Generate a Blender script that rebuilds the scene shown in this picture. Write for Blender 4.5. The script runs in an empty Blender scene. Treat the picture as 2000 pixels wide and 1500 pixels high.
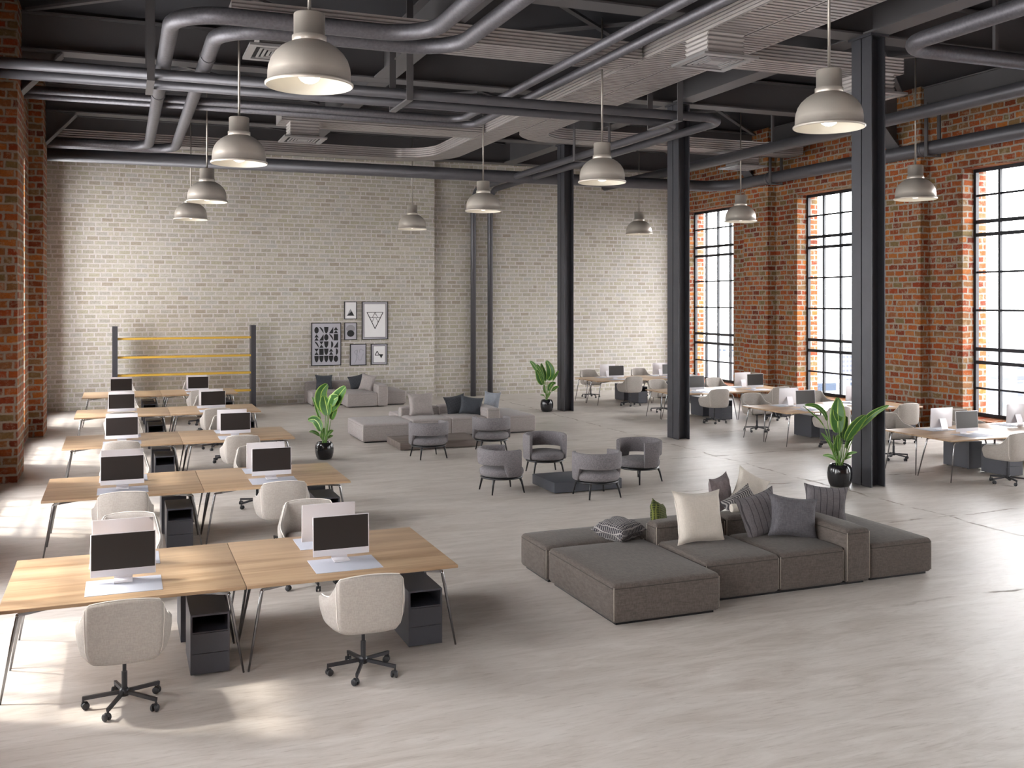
import bpy, math, random
from mathutils import Vector, Matrix, Euler
C = bpy.context.scene.collection
PI = math.pi
rnd = random.Random(7)

# ------------------------------------------------------------------ mesh builder
class MB:
    def __init__(s):
        s.v = []; s.f = []; s.sm = []
    def add(s, vs, fs, smooth=False, M=None):
        o = len(s.v)
        for p in vs:
            p = Vector(p)
            if M is not None: p = M @ p
            s.v.append(p[:])
        for f in fs:
            s.f.append([i + o for i in f]); s.sm.append(smooth)
        return s
    def box(s, x0, x1, y0, y1, z0, z1, M=None):
        vs = [(x, y, z) for z in (z0, z1) for y in (y0, y1) for x in (x0, x1)]
        return s.add(vs, [(0, 2, 3, 1), (4, 5, 7, 6), (0, 1, 5, 4), (2, 6, 7, 3), (0, 4, 6, 2), (1, 3, 7, 5)], False, M)
    def rbox(s, x0, x1, y0, y1, z0, z1, r=.03, puff=0., n=3, mid=4, M=None, side=0.):
        """box with rounded edges and softly swollen top"""
        hx, hy, hz = (x1 - x0) / 2, (y1 - y0) / 2, (z1 - z0) / 2
        c = Vector(((x0 + x1) / 2, (y0 + y1) / 2, (z0 + z1) / 2))
        r = min(r, hx * .98, hy * .98, hz * .98)
        def ax(h):
            e = [-h + r * (1 - math.cos(PI / 2 * k / n)) for k in range(n)] 
            inner = [(-(h - r)) + 2 * (h - r) * k / mid for k in range(mid + 1)]
            return e + inner + [-t for t in reversed(e)]
        A, B_, Z = ax(hx), ax(hy), ax(hz)
        idx = {}; vs = []; fs = []
        def vert(p):
            k = (round(p[0], 6), round(p[1], 6), round(p[2], 6))
            if k in idx: return idx[k]
            q = Vector((max(-hx + r, min(hx - r, p[0])), max(-hy + r, min(hy - r, p[1])), max(-hz + r, min(hz - r, p[2]))))
            d = Vector(p) - q
            P = q + (d.normalized() * r if d.length > 1e-9 else d)
            if puff and P.z > 0:
                P.z += puff * max(0, 1 - (P.x / hx) ** 4) * max(0, 1 - (P.y / hy) ** 4) * (P.z / hz)
            if side:
                w = max(0, 1 - (P.z / hz) ** 2) * side
                P.x *= 1 + w / hx; P.y *= 1 + w / hy
            vs.append(P + c); idx[k] = len(vs) - 1
            return idx[k]
        def face(U, W, f, flip):
            for i in range(len(U) - 1):
                for j in range(len(W) - 1):
                    q = [vert(f(U[i], W[j])), vert(f(U[i + 1], W[j])), vert(f(U[i + 1], W[j + 1])), vert(f(U[i], W[j + 1]))]
                    if len(set(q)) < 3: continue
                    fs.append(q[::-1] if flip else q)
        face(A, B_, lambda a, b: (a, b, hz), False); face(A, B_, lambda a, b: (a, b, -hz), True)
        face(A, Z, lambda a, b: (a, -hy, b), False); face(A, Z, lambda a, b: (a, hy, b), True)
        face(B_, Z, lambda a, b: (hx, a, b), False); face(B_, Z, lambda a, b: (-hx, a, b), True)
        return s.add(vs, fs, True, M)
    def tube(s, pts, r, n=10, cap=True, M=None, sq=None):
        """round (or flat bar when sq=(w,h)) sweep along points; r may be a list"""
        P = [Vector(p) for p in pts]; m = len(P); vs = []; fs = []
        R = r if isinstance(r, (list, tuple)) else [r] * m
        up0 = None
        for i, p in enumerate(P):
            t = ((P[min(i + 1, m - 1)] - p).normalized() + (p - P[max(i - 1, 0)]).normalized())
            t = t.normalized() if t.length > 1e-9 else Vector((0, 0, 1))
            if up0 is None:
                up = Vector((0, 0, 1)) if abs(t.z) < .95 else Vector((0, 1, 0))
            else: up = up0
            a = t.cross(up)
            if a.length < 1e-6: a = t.cross(Vector((1, 0, 0)))
            a.normalize(); b = a.cross(t).normalized(); up0 = b
            if sq:
                w, h = sq
                for (x, y) in ((-1, -1), (1, -1), (1, 1), (-1, 1)): vs.append(p + a * x * w * .5 + b * y * h * .5)
            else:
                for k in range(n):
                    an = 2 * PI * k / n
                    vs.append(p + a * math.cos(an) * R[i] + b * math.sin(an) * R[i])
        q = 4 if sq else n
        for i in range(m - 1):
            for k in range(q):
                a0 = i * q + k; a1 = i * q + (k + 1) % q
                fs.append((a0, a1, a1 + q, a0 + q))
        o = len(s.v)
        s.add(vs, fs, not sq, M)
        if cap:
            s.f.append([o + k for k in range(q)][::-1]); s.sm.append(False)
            s.f.append([o + (m - 1) * q + k for k in range(q)]); s.sm.append(False)
        return s
    def lathe(s, prof, n=28, M=None, smooth=True):
        vs = []; fs = []
        for (r, z) in prof:
            for k in range(n):
                a = 2 * PI * k / n; vs.append((r * math.cos(a), r * math.sin(a), z))
        for i in range(len(prof) - 1):
            for k in range(n):
                fs.append((i * n + k, i * n + (k + 1) % n, (i + 1) * n + (k + 1) % n, (i + 1) * n + k))
        return s.add(vs, fs, smooth, M)
    def cyl(s, x, y, z0, z1, r, n=20, M=None):
        return s.lathe([(0.0001, z0), (r, z0), (r, z1), (0.0001, z1)], n, (M or Matrix()) @ Matrix.Translation((x, y, 0)), False)
    def grid(s, fn, nu, nv, smooth=True, M=None, closed_u=False):
        vs = [fn(i / nu, j / nv) for j in range(nv + 1) for i in range(nu + (0 if closed_u else 1))]
        w = nu if closed_u else nu + 1; fs = []
        for j in range(nv):
            for i in range(nu):
                a = j * w + i; b = j * w + (i + 1) % w
                fs.append((a, b, b + w, a + w))
        return s.add(vs, fs, smooth, M)
    def poly(s, pts, M=None):
        return s.add(pts, [tuple(range(len(pts)))], False, M)
    def prism(s, pts, a, b, axis='x', M=None):
        n = len(pts)
        def P(p, t):
            return (t, p[0], p[1]) if axis == 'x' else ((p[0], t, p[1]) if axis == 'y' else (p[0], p[1], t))
        vs = [P(p, a) for p in pts] + [P(p, b) for p in pts]
        fs = [tuple(range(n))[::-1], tuple(range(n, 2 * n))] + [(i, (i + 1) % n, n + (i + 1) % n, n + i) for i in range(n)]
        return s.add(vs, fs, False, M)
    def build(s, name, mat=None, parent=None, fix=True, smooth_angle=None):
        me = bpy.data.meshes.new(name)
        me.from_pydata([tuple(p) for p in s.v], [], s.f)
        me.polygons.foreach_set('use_smooth', s.sm)
        if fix:
            import bmesh
            bm = bmesh.new(); bm.from_mesh(me)
            bmesh.ops.recalc_face_normals(bm, faces=bm.faces[:])
            bm.to_mesh(me); bm.free()
        if mat: me.materials.append(mat)
        me.update()
        o = bpy.data.objects.new(name, me); C.objects.link(o)
        if parent: o.parent = parent
        return o

def tag(o, label, cat, group=None, kind=None):
    if label: o['label'] = label
    if cat: o['category'] = cat
    if group: o['group'] = group
    if kind: o['kind'] = kind
    return o
def empty(name, loc=(0, 0, 0), rz=0, label=None, cat=None, group=None, kind=None):
    o = bpy.data.objects.new(name, None); C.objects.link(o)
    o.location = loc; o.rotation_euler = (0, 0, rz); o.empty_display_size = .1
    return tag(o, label, cat, group, kind)
def dup(root, loc, rz=0, label=None, group=None, deep=True):
    def cp(o, par):
        c = o.copy(); C.objects.link(c); c.parent = par
        if deep:
            for ch in o.children: cp(ch, c)
        return c
    r = cp(root, None); r.location = loc; r.rotation_euler = (0, 0, rz)
    if label: r['label'] = label
    if group: r['group'] = group
    return r
def struct(o):
    o['kind'] = 'structure'; return o
def fillet(pts, rad, n=8):
    P = [Vector(p) for p in pts]; out = [P[0]]
    for i in range(1, len(P) - 1):
        a = (P[i - 1] - P[i]); b = (P[i + 1] - P[i])
        la, lb = a.length, b.length; a.normalize(); b.normalize()
        ang = a.angle(b); t = min(rad / math.tan(ang / 2), la * .49, lb * .49)
        r = t * math.tan(ang / 2)
        c = P[i] + (a + b).normalized() * (r / math.sin(ang / 2))
        s0 = P[i] + a * t; s1 = P[i] + b * t
        v0 = s0 - c; v1 = s1 - c; th = v0.angle(v1)
        for k in range(n + 1):
            u = k / n
            out.append(c + (v0 * math.sin((1 - u) * th) + v1 * math.sin(u * th)) / math.sin(th))
    out.append(P[-1]); return out

# ------------------------------------------------------------------ materials
class N:
    """tiny node helper"""
    def __init__(s, name):
        s.m = bpy.data.materials.new(name); s.m.use_nodes = True
        s.t = s.m.node_tree; s.t.nodes.clear()
        s.out = s.n('ShaderNodeOutputMaterial')
    def n(s, typ, **kw):
        nd = s.t.nodes.new(typ)
        for k, v in kw.items():
            if k.startswith('i_'):
                key = k[2:]; key = int(key) if key.isdigit() else key.replace('_', ' ')
                s.set(nd.inputs[key], v)
            else: setattr(nd, k, v)
        return nd
    def set(s, inp, v):
        if hasattr(v, 'is_output') or isinstance(v, bpy.types.NodeSocket): s.t.links.new(v, inp)
        else:
            if inp.type == 'RGBA' and len(v) == 3: v = (*v, 1)
            inp.default_value = v
    def math(s, op, a, b=0., c=0., clamp=False):
        nd = s.n('ShaderNodeMath', operation=op, use_clamp=clamp)
        s.set(nd.inputs[0], a); s.set(nd.inputs[1], b)
        if len(nd.inputs) > 2: s.set(nd.inputs[2], c)
        return nd.outputs[0]
    def mix(s, f, a, b, typ='MIX'):
        nd = s.n('ShaderNodeMix', data_type='RGBA', blend_type=typ)
        s.set(nd.inputs[0], f); s.set(nd.inputs[6], a); s.set(nd.inputs[7], b)
        return nd.outputs[2]
    def ramp(s, f, stops, interp='LINEAR'):
        nd = s.n('ShaderNodeValToRGB'); cr = nd.color_ramp; cr.interpolation = interp
        while len(cr.elements) < len(stops): cr.elements.new(.5)
        for e, (p, c) in zip(cr.elements, stops):
            e.position = p; e.color = (*c, 1) if len(c) == 3 else c
        s.set(nd.inputs[0], f); return nd.outputs[0]
    def sstep(s, x, a, b):
        nd = s.n('ShaderNodeMapRange', interpolation_type='SMOOTHSTEP')
        s.set(nd.inputs[0], x); nd.inputs[1].default_value = a; nd.inputs[2].default_value = b
        return nd.outputs[0]
    def obj(s): return s.n('ShaderNodeTexCoord').outputs['Object']
    def pos(s): return s.n('ShaderNodeNewGeometry').outputs['Position']
    def map(s, v, sc=(1, 1, 1), loc=(0, 0, 0), rot=(0, 0, 0)):
        nd = s.n('ShaderNodeMapping'); s.set(nd.inputs[0], v)
        nd.inputs[1].default_value = loc; nd.inputs[2].default_value = rot; nd.inputs[3].default_value = sc
        return nd.outputs[0]
    def noise(s, v, scale=5., detail=3., rough=.5, dist=0.):
        nd = s.n('ShaderNodeTexNoise'); s.set(nd.inputs['Vector'], v)
        nd.inputs['Scale'].default_value = scale; nd.inputs['Detail'].default_value = detail
        nd.inputs['Roughness'].default_value = rough; nd.inputs['Distortion'].default_value = dist
        return nd.outputs['Fac']
    def bump(s, h, strength=.3, dist=.01, normal=None):
        nd = s.n('ShaderNodeBump'); s.set(nd.inputs['Height'], h)
        nd.inputs['Strength'].default_value = strength; nd.inputs['Distance'].default_value = dist
        if normal is not None: s.set(nd.inputs['Normal'], normal)
        return nd.outputs[0]
    def pbsdf(s, color, rough=.5, metal=0., spec=.5, normal=None, **kw):
        p = s.n('ShaderNodeBsdfPrincipled')
        s.set(p.inputs['Base Color'], color); s.set(p.inputs['Roughness'], rough); s.set(p.inputs['Metallic'], metal)
        s.set(p.inputs['Specular IOR Level'], spec)
        if normal is not None: s.set(p.inputs['Normal'], normal)
        for k, v in kw.items(): s.set(p.inputs[k.replace('_', ' ')], v)
        s.t.links.new(p.outputs[0], s.out.inputs[0]); return p

def simple(name, col, rough=.5, metal=0., spec=.5, var=.0, vs=8., bump=0., bs=60., **kw):
    m = N(name); c = col; nm = None
    if var:
        f = m.noise(m.pos(), vs, 4., .6)
        c = m.mix(f, tuple(x * (1 - var) for x in col), tuple(min(1, x * (1 + var)) for x in col))
    if bump: nm = m.bump(m.noise(m.pos(), bs, 3.), bump, .004)
    m.pbsdf(c, rough, metal, spec, nm, **kw); return m.m

def brick_mat(name, bw, bh, mort, cols, mcol, wob=.02, rough=.85, soft=.02, patch=None, bump=.6):
    m = N(name); g = m.pos()
    sx = m.n('ShaderNodeSeparateXYZ'); m.set(sx.inputs[0], g)
    wob1 = m.math('MULTIPLY', m.math('SUBTRACT', m.noise(g, 2.2, 3., .6), .5), wob * 2.4)
    wob2 = m.math('MULTIPLY', m.math('SUBTRACT', m.noise(g, 11., 3., .7), .5), wob * 1.6)
    u = m.math('ADD', m.math('ADD', sx.outputs[0], sx.outputs[1]), m.math('MULTIPLY', wob2, 1.5))
    v = m.math('ADD', m.math('ADD', sx.outputs[2], wob1), wob2)
    vr = m.math('DIVIDE', v, bh); row = m.math('FLOOR', vr); fv = m.math('SUBTRACT', vr, row)
    wr = m.n('ShaderNodeTexWhiteNoise', noise_dimensions='1D'); m.set(wr.inputs['W'], row)
    off = m.math('ADD', m.math('MULTIPLY', m.math('MODULO', m.math('ABSOLUTE', row), 2.), .5), m.math('MULTIPLY', wr.outputs[0], .35))
    ur = m.math('ADD', m.math('DIVIDE', u, bw), off); col = m.math('FLOOR', ur); fu = m.math('SUBTRACT', ur, col)
    cv = m.n('ShaderNodeCombineXYZ'); m.set(cv.inputs[0], col); m.set(cv.inputs[1], row)
    w = m.n('ShaderNodeTexWhiteNoise', noise_dimensions='3D'); m.set(w.inputs['Vector'], cv.outputs[0])
    # some bricks are split in two (headers)
    half = m.math('GREATER_THAN', w.outputs[0], .90)
    w2 = m.n('ShaderNodeTexWhiteNoise', noise_dimensions='4D'); m.set(w2.inputs['Vector'], cv.outputs[0])
    m.set(w2.inputs['W'], m.math('MULTIPLY', m.math('GREATER_THAN', fu, .5), half))
    dx = m.math('MULTIPLY', m.math('MINIMUM', fu, m.math('SUBTRACT', 1., fu)), bw)
    dh = m.math('MULTIPLY', m.math('ABSOLUTE', m.math('SUBTRACT', fu, .5)), bw)
    dh = m.math('ADD', dh, m.math('MULTIPLY', m.math('SUBTRACT', 1., half), 1.))
    dz = m.math('MULTIPLY', m.math('MINIMUM', fv, m.math('SUBTRACT', 1., fv)), bh)
    d = m.math('MINIMUM', m.math('MINIMUM', dx, dh), dz)
    mask = m.sstep(d, mort * .5, mort * .5 + soft)
    r = w2.outputs[0]
    base = m.ramp(r, [(i / (len(cols) - 1), c) for i, c in enumerate(cols)])
    gr = m.noise(g, 26., 4., .7)
    base = m.mix(m.math('MULTIPLY', m.sstep(gr, .35, .75), .55), base, m.mix(.5, base, (.02, .015, .01)))
    if patch is not None:
        pm = m.sstep(m.noise(m.map(g, (1, 1, 1), (3, 7, 1)), 7., 6., .8), .48, .66)
        pm2 = m.math('MULTIPLY', pm, m.math('ADD', .15, m.math('MULTIPLY', w.outputs[0], .8)))
        base = m.mix(pm2, base, patch)
    mc = m.mix(m.noise(g, 18., 4.), tuple(x * .72 for x in mcol), mcol)
    colr = m.mix(mask, mc, base)
    h = m.math('ADD', mask, m.math('MULTIPLY', gr, .5))
    m.pbsdf(colr, rough, 0., .25, m.bump(h, bump, .012)); return m.m

def fabric(name, col, var=.12, weave=170., rough=.95, bump=.35, stripes=None, col2=None, kind=None):
    m = N(name); o = m.obj()
    n1 = m.noise(m.map(o, (weave, weave * .12, weave * .3)), 1., 2.); n2 = m.noise(m.map(o, (weave * .12, weave, weave)), 1., 2.)
    f = m.math('MULTIPLY', m.math('ADD', n1, n2), .5)
    big = m.noise(o, 4., 3.)
    c = m.mix(m.sstep(f, .35, .65), tuple(x * (1 - var) for x in col), tuple(min(1, x * (1 + var)) for x in col))
    c = m.mix(m.math('MULTIPLY', big, .25), c, tuple(x * .8 for x in col))
    h = f
    if kind == 'stripes':
        sx = m.n('ShaderNodeSeparateXYZ'); m.set(sx.inputs[0], o)
        fr = m.math('FRACT', m.math('ADD', m.math('MULTIPLY', sx.outputs[0], 13.), m.math('MULTIPLY', m.noise(o, 3.), .35)))
        ln = m.math('LESS_THAN', fr, .12)
        c = m.mix(ln, c, col2); h = m.math('SUBTRACT', f, m.math('MULTIPLY', ln, 1.))
    if kind == 'knit':
        sx = m.n('ShaderNodeSeparateXYZ'); m.set(sx.inputs[0], o)
        a = m.math('SINE', m.math('MULTIPLY', sx.outputs[0], 230.)); b = m.math('SINE', m.math('MULTIPLY', sx.outputs[1], 230.))
        k = m.math('MAXIMUM', a, b)
        c = m.mix(m.sstep(k, .55, .9), c, col2); h = k
    if kind == 'zig':
        sx = m.n('ShaderNodeSeparateXYZ'); m.set(sx.inputs[0], o)
        k = m.math('SINE', m.math('ADD', m.math('MULTIPLY', sx.outputs[0], 190.), m.math('MULTIPLY', m.math('SINE', m.math('MULTIPLY', sx.outputs[1], 60.)), 2.)))
        c = m.mix(m.sstep(k, -.1, .4), c, col2); h = k
    m.pbsdf(c, rough, 0., .2, m.bump(h, bump, .002), Sheen_Weight=.08, Sheen_Roughness=.5); return m.m

def wood(name, c1, c2, c3, scale=1., rough=.45, axis=0):
    m = N(name); o = m.pos()
    st = (.35, 5., 5.) if axis == 0 else (5., .35, 5.)
    a = m.noise(m.map(o, tuple(x * scale for x in st)), 1.4, 4., .6, .6)
    b = m.noise(m.map(o, tuple(x * scale for x in ((2, 60, 60) if axis == 0 else (60, 2, 60)))), 1., 3., .6)
    c = m.ramp(a, [(.3, c1), (.5, c2), (.7, c3)])
    c = m.mix(m.math('MULTIPLY', m.sstep(b, .5, .75), .35), c, c1)
    m.pbsdf(c, rough, 0., .4, m.bump(b, .08, .002)); return m.m
MAT = {}
def mats():
    M = MAT
    M['brick'] = brick_mat('red_brick', .33, .152, .020,
        [(.12, .022, .010), (.26, .045, .013), (.33, .085, .018), (.18, .036, .013), (.38, .125, .022), (.25, .085, .025), (.17, .12, .05), (.29, .06, .016)],
        (.33, .285, .235), .026, patch=(.34, .27, .19))
    M['white_brick'] = brick_mat('pale_brick', .325, .133, .022,
        [(.43, .40, .33), (.51, .475, .40), (.47, .44, .34), (.53, .505, .435), (.41, .36, .29), (.48, .465, .425), (.55, .52, .435)],
        (.68, .64, .62), .006, soft=.014, bump=.25)
    # floor
    m = N('polished_concrete'); g = m.pos()
    a = m.noise(m.map(g, (.55, 2.3, 1)), 1.7, 7., .68, 1.1); b = m.noise(g, .45, 4., .55); c_ = m.noise(m.map(g, (4., 30., 1)), 1., 4., .7)
    col = m.ramp(a, [(.3, (.40, .35, .305)), (.5, (.52, .47, .425)), (.68, (.61, .565, .52))])
    col = m.mix(m.math('MULTIPLY', m.sstep(b, .38, .66), .4), col, (.54, .50, .465))
    col = m.mix(m.math('MULTIPLY', m.sstep(c_, .50, .78), .6), col, (.30, .25, .205))
    sx = m.n('ShaderNodeSeparateXYZ'); m.set(sx.inputs[0], g)
    wx = m.math('MULTIPLY', m.math('SUBTRACT', m.noise(g, 1.3, 4., .6), .5), .35)
    def crack(coord, pitch, off):
        t = m.math('FRACT', m.math('ADD', m.math('DIVIDE', m.math('ADD', coord, wx), pitch), off))
        return m.math('MULTIPLY', m.math('MINIMUM', t, m.math('SUBTRACT', 1., t)), pitch)
    dc = m.math('MINIMUM', crack(sx.outputs[1], 3.1, .36), crack(sx.outputs[0], 6.3, .2))
    ck = m.math('SUBTRACT', 1., m.sstep(dc, .008, .035))
    right = m.sstep(sx.outputs[0], 6., 10.)
    ck = m.math('MULTIPLY', m.math('MULTIPLY', ck, right), m.sstep(m.noise(g, 2.3, 3.), .40, .58))
    st = m.math('MULTIPLY', m.sstep(m.noise(m.map(g, (.8, 2.6, 1)), 1.1, 6., .72), .66, .74), m.math('MULTIPLY', right, .6))
    dk = m.math('MAXIMUM', ck, m.math('MULTIPLY', st, .55))
    col = m.mix(m.math('MULTIPLY', dk, .7), col, (.20, .16, .125))
    ro = m.math('ADD', m.math('ADD', .36, m.math('MULTIPLY', a, .16)), m.math('MULTIPLY', dk, .3))
    ro = m.math('SUBTRACT', ro, m.math('MULTIPLY', m.sstep(sx.outputs[0], 3., 12.), .03))
    h = m.math('ADD', m.math('MULTIPLY', a, .6), m.math('SUBTRACT', m.math('MULTIPLY', m.noise(m.map(g, (.7, 1.6, 1)), 2.0, 5., .6), 1.2), dk))
    m.pbsdf(col, ro, 0., .36, m.bump(h, .2, .010)); M['floor'] = m.m
    M['steel'] = simple('anthracite_steel', (.06, .06, .07), .42, .35, .5, .15, 3.)
    M['beam'] = simple('dark_beam_paint', (.10, .095, .10), .5, .15, .5, .1, 2.)
    M['ceiling'] = simple('ceiling_paint', (.035, .035, .04), .8, 0, .2)
    M['galv'] = simple('galvanised_pipe', (.135, .13, .145), .5, .6, .5, .45, 22., .15, 40.)
    M['pipe'] = simple('grey_painted_pipe', (.088, .085, .096), .45, .4, .5, .12, 6.)
    M['duct'] = simple('ribbed_duct_metal', (.46, .43, .42), .42, .5, .5, .12, 4.)
    M['vent'] = simple('diffuser_metal', (.34, .33, .33), .4, .5)
    M['black'] = simple('vent_slot_gap_shade', (.01, .01, .011), .7)  # for vent slots and the painted shade between duct slats
    M['lamp'] = simple('lamp_metal', (.56, .51, .455), .36, .4)
    M['lampin'] = simple('lamp_inner', (.66, .62, .54), .6)
    m = N('lamp_bulb'); e = m.n('ShaderNodeEmission'); m.set(e.inputs[0], (1, .93, .82)); e.inputs[1].default_value = 4.
    m.t.links.new(e.outputs[0], m.out.inputs[0]); M['bulb'] = m.m
    M['rod'] = simple('lamp_rod', (.34, .31, .28), .4, .7)
    M['fabw'] = fabric('cream_fabric', (.37, .335, .305), .10, 150., bump=.25)
    M['piping'] = simple('cream_piping', (.80, .75, .70), .9)
    M['chairmetal'] = simple('chair_base_metal', (.045, .045, .05), .4, .6)
    M['rubber'] = simple('caster_rubber', (.02, .02, .023), .5)
    M['desk'] = wood('oak_veneer', (.30, .185, .105), (.42, .285, .175), (.52, .37, .235), 1., .33)
    M['leg'] = simple('polished_desk_leg', (.30, .30, .31), .2, .95)
    M['mat'] = simple('grey_desk_mat', (.46, .47, .53), .75)
    M['alu'] = simple('white_aluminium', (.74, .72, .75), .35, .15)
    M['screen'] = simple('black_screen', (.024, .020, .019), .28, 0, .45)
    M['ped'] = simple('anthracite_cabinet', (.062, .064, .078), .42, .1)
    M['pedin'] = simple('cabinet_inside', (.03, .03, .034), .8)
    M['brown'] = fabric('brown_weave', (.104, .087, .077), .22, 120., bump=.35)
    M['brownpipe'] = simple('brown_piping', (.32, .28, .24), .9)
    M['lgrey'] = fabric('light_grey_weave', (.34, .305, .295), .12, 120.)
    M['lgreypipe'] = simple('light_piping', (.62, .56, .53), .9)
    M['agrey'] = fabric('armchair_tweed', (.17, .158, .165), .28, 150., bump=.4)
    M['blackmetal'] = simple('black_lacquer', (.018, .018, .02), .28, .3)
    M['p_white'] = fabric('white_linen', (.56, .51, .45), .07, 150.)
    M['p_stripe'] = fabric('striped_grey_linen', (.15, .138, .145), .15, 150., kind='stripes', col2=(.06, .055, .06))
    M['p_grey'] = fabric('slate_linen', (.112, .107, .118), .22, 150.)
    M['p_dark'] = fabric('dark_slate_linen', (.055, .06, .07), .2, 150.)
    M['p_knit'] = fabric('waffle_knit', (.045, .042, .05), .2, 100., kind='knit', col2=(.30, .28, .27))
    M['p_darkknit'] = fabric('dark_waffle', (.03, .032, .038), .2, 100., kind='knit', col2=(.075, .08, .09))
    M['p_green'] = fabric('green_knit', (.03, .04, .015), .3, 60., kind='knit', col2=(.12, .13, .03))
    M['p_zig'] = fabric('zigzag_weave', (.06, .055, .06), .2, 60., kind='zig', col2=(.32, .30, .29))
    M['p_blue'] = fabric('blue_grey_linen', (.25, .265, .30), .15, 150.)
    M['p_brown'] = fabric('brown_linen', (.17, .14, .14), .2, 150.)
    M['brownpipe2'] = simple('brown_top_seam', (.05, .04, .035), .9)
    M['lgreypipe2'] = simple('grey_top_seam', (.26, .235, .225), .9)
    M['slate'] = simple('slate_table', (.075, .08, .095), .5, .0, .4, .1)
    M['darkwood'] = wood('smoked_oak', (.09, .07, .06), (.15, .12, .105), (.20, .165, .15), 1.2, .5)
    M['pot'] = simple('glossy_black_pot', (.012, .012, .014), .16, 0, .6)
    M['soil'] = simple('dark_soil', (.02, .014, .01), .95)
    # leaf: midrib lighter, edges lighter, veins by bump (uses generated UV stored as colour-free attribute 'lf')
    m = N('banana_leaf'); at = m.n('ShaderNodeAttribute', attribute_name='lf'); sv = m.n('ShaderNodeSeparateXYZ'); m.set(sv.inputs[0], at.outputs['Vector'])
    ax = m.math('ABSOLUTE', sv.outputs[0])
    c = m.mix(m.noise(m.pos(), 9., 3.), (.022, .085, .018), (.065, .19, .03))
    c = m.mix(m.math('SUBTRACT', 1., m.sstep(ax, .03, .09)), c, (.42, .55, .12))
    c = m.mix(m.math('MULTIPLY', m.sstep(ax, .72, 1.), .8), c, (.32, .46, .07))
    vein = m.math('SINE', m.math('ADD', m.math('MULTIPLY', sv.outputs[1], 190.), m.math('MULTIPLY', ax, 14.)))
    m.pbsdf(c, .38, 0., .5, m.bump(vein, .12, .003), Subsurface_Weight=0.)
    M['leaf'] = m.m
    M['stem'] = simple('leaf_stem', (.13, .25, .05), .45)
    M['yellow'] = simple('ochre_shelf', (.62, .38, .05), .5)
    M['frameblk'] = simple('picture_frame_black', (.015, .015, .017), .4)
    M['paper'] = simple('white_print_paper', (.80, .79, .80), .8)
    M['papergrey'] = simple('grey_print_paper', (.45, .44, .49), .8)
    M['ink'] = simple('black_ink', (.012, .012, .013), .7)
    M['inkgrey'] = simple('grey_ink', (.30, .29, .31), .7)
    M['winframe'] = simple('black_window_steel', (.012, .013, .018), .45, .2)
    m = N('window_glass'); tr = m.n('ShaderNodeBsdfTransparent'); gl = m.n('ShaderNodeBsdfGlossy'); gl.inputs['Roughness'].default_value = .02
    m.set(tr.inputs[0], (.97, .985, .98))
    mx = m.n('ShaderNodeMixShader'); mx.inputs[0].default_value = .06
    m.t.links.new(tr.outputs[0], mx.inputs[1]); m.t.links.new(gl.outputs[0], mx.inputs[2]); m.t.links.new(mx.outputs[0], m.out.inputs[0]); M['glass'] = m.m
    # city facades
    def city(name, wall, win, sx_, sz):
        m = N(name); g = m.obj(); s_ = m.n('ShaderNodeSeparateXYZ'); m.set(s_.inputs[0], g)
        fx = m.math('FRACT', m.math('DIVIDE', m.math('ADD', s_.outputs[0], s_.outputs[1]), sx_)); fz = m.math('FRACT', m.math('DIVIDE', s_.outputs[2], sz))
        k = m.math('MULTIPLY', m.math('GREATER_THAN', fx, .35), m.math('GREATER_THAN', fz, .5))
        up = m.n('ShaderNodeNewGeometry'); sn = m.n('ShaderNodeSeparateXYZ'); m.set(sn.inputs[0], up.outputs['Normal'])
        k = m.math('MULTIPLY', k, m.math('LESS_THAN', sn.outputs[2], .5))
        m.pbsdf(m.mix(k, wall, win), .8, 0., .2); return m.m
    M['city1'] = city('white_facade', (.14, .14, .145), (.075, .08, .10), 4., 3.4)
    M['city2'] = city('balcony_facade', (.15, .15, .155), (.03, .04, .06), 9., 3.2)
    M['city3'] = city('blue_facade', (.08, .10, .14), (.04, .06, .10), 2.5, 4.)
    M['cityground'] = simple('city_ground', (.12, .12, .122), .9, 0, .1, .5, .02)
    M['foliage'] = simple('hazy_foliage', (.05, .07, .09), .9, 0, .1, .4, .2)
mats()
# ================================================================== the building
XL, XR, YB = -1.98, 18.81, 31.2
BAY = 6.28
OPEN = [(27.87 - BAY * k, 30.83 - BAY * k) for k in range(6)]       # window openings along Y
ZS, ZH, ZT = .42, 6.34, 8.5

MB().box(-2.9, 19.7, -6, 32.2, -.2, 0).build('floor', MAT['floor'])['kind'] = 'structure'
MB().box(-2.9, 19.7, -6, 32.2, 8.5, 8.75).build('ceiling', MAT['ceiling'])['kind'] = 'structure'
OPEN_L = [(27.87, 30.2)] + OPEN[1:]  # first unseen left opening is narrowed to dim the light on the back wall
def side_wall(name, xi, xo, OPEN=OPEN):
    b = MB(); x0, x1 = min(xi, xo), max(xi, xo)
    ys = [32.2]
    for a, c in OPEN: ys += [c, a]
    ys.append(-6)
    for i in range(0, len(ys), 2): b.box(x0, x1, ys[i + 1], ys[i], 0, ZT)
    for a, c in OPEN:
        b.box(x0, x1, a, c, 0, ZS - .06); b.box(x0, x1, a, c, ZH, ZT)
        xm = (xi + xo) / 2
        b.prism([(xi, ZS - .12), (xm, ZS - .0), (xo, ZS - .1), (xo, ZS - .3), (xi, ZS - .3)], a, c, 'y')
    return struct(b.build(name, MAT['brick']))
side_wall('wall_left', XL, -2.75, OPEN_L)
side_wall('wall_right', XR, 19.55)
struct(MB().box(-2.9, 9.55, YB, 32.2, 0, ZT).build('wall_back', MAT['white_brick']))
struct(MB().box(-2.9, 19.7, -6.4, -6, 0, ZT).build('wall_front', MAT['brick']))  # unseen wall added to cut light from behind, dark brick for less fill
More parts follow.
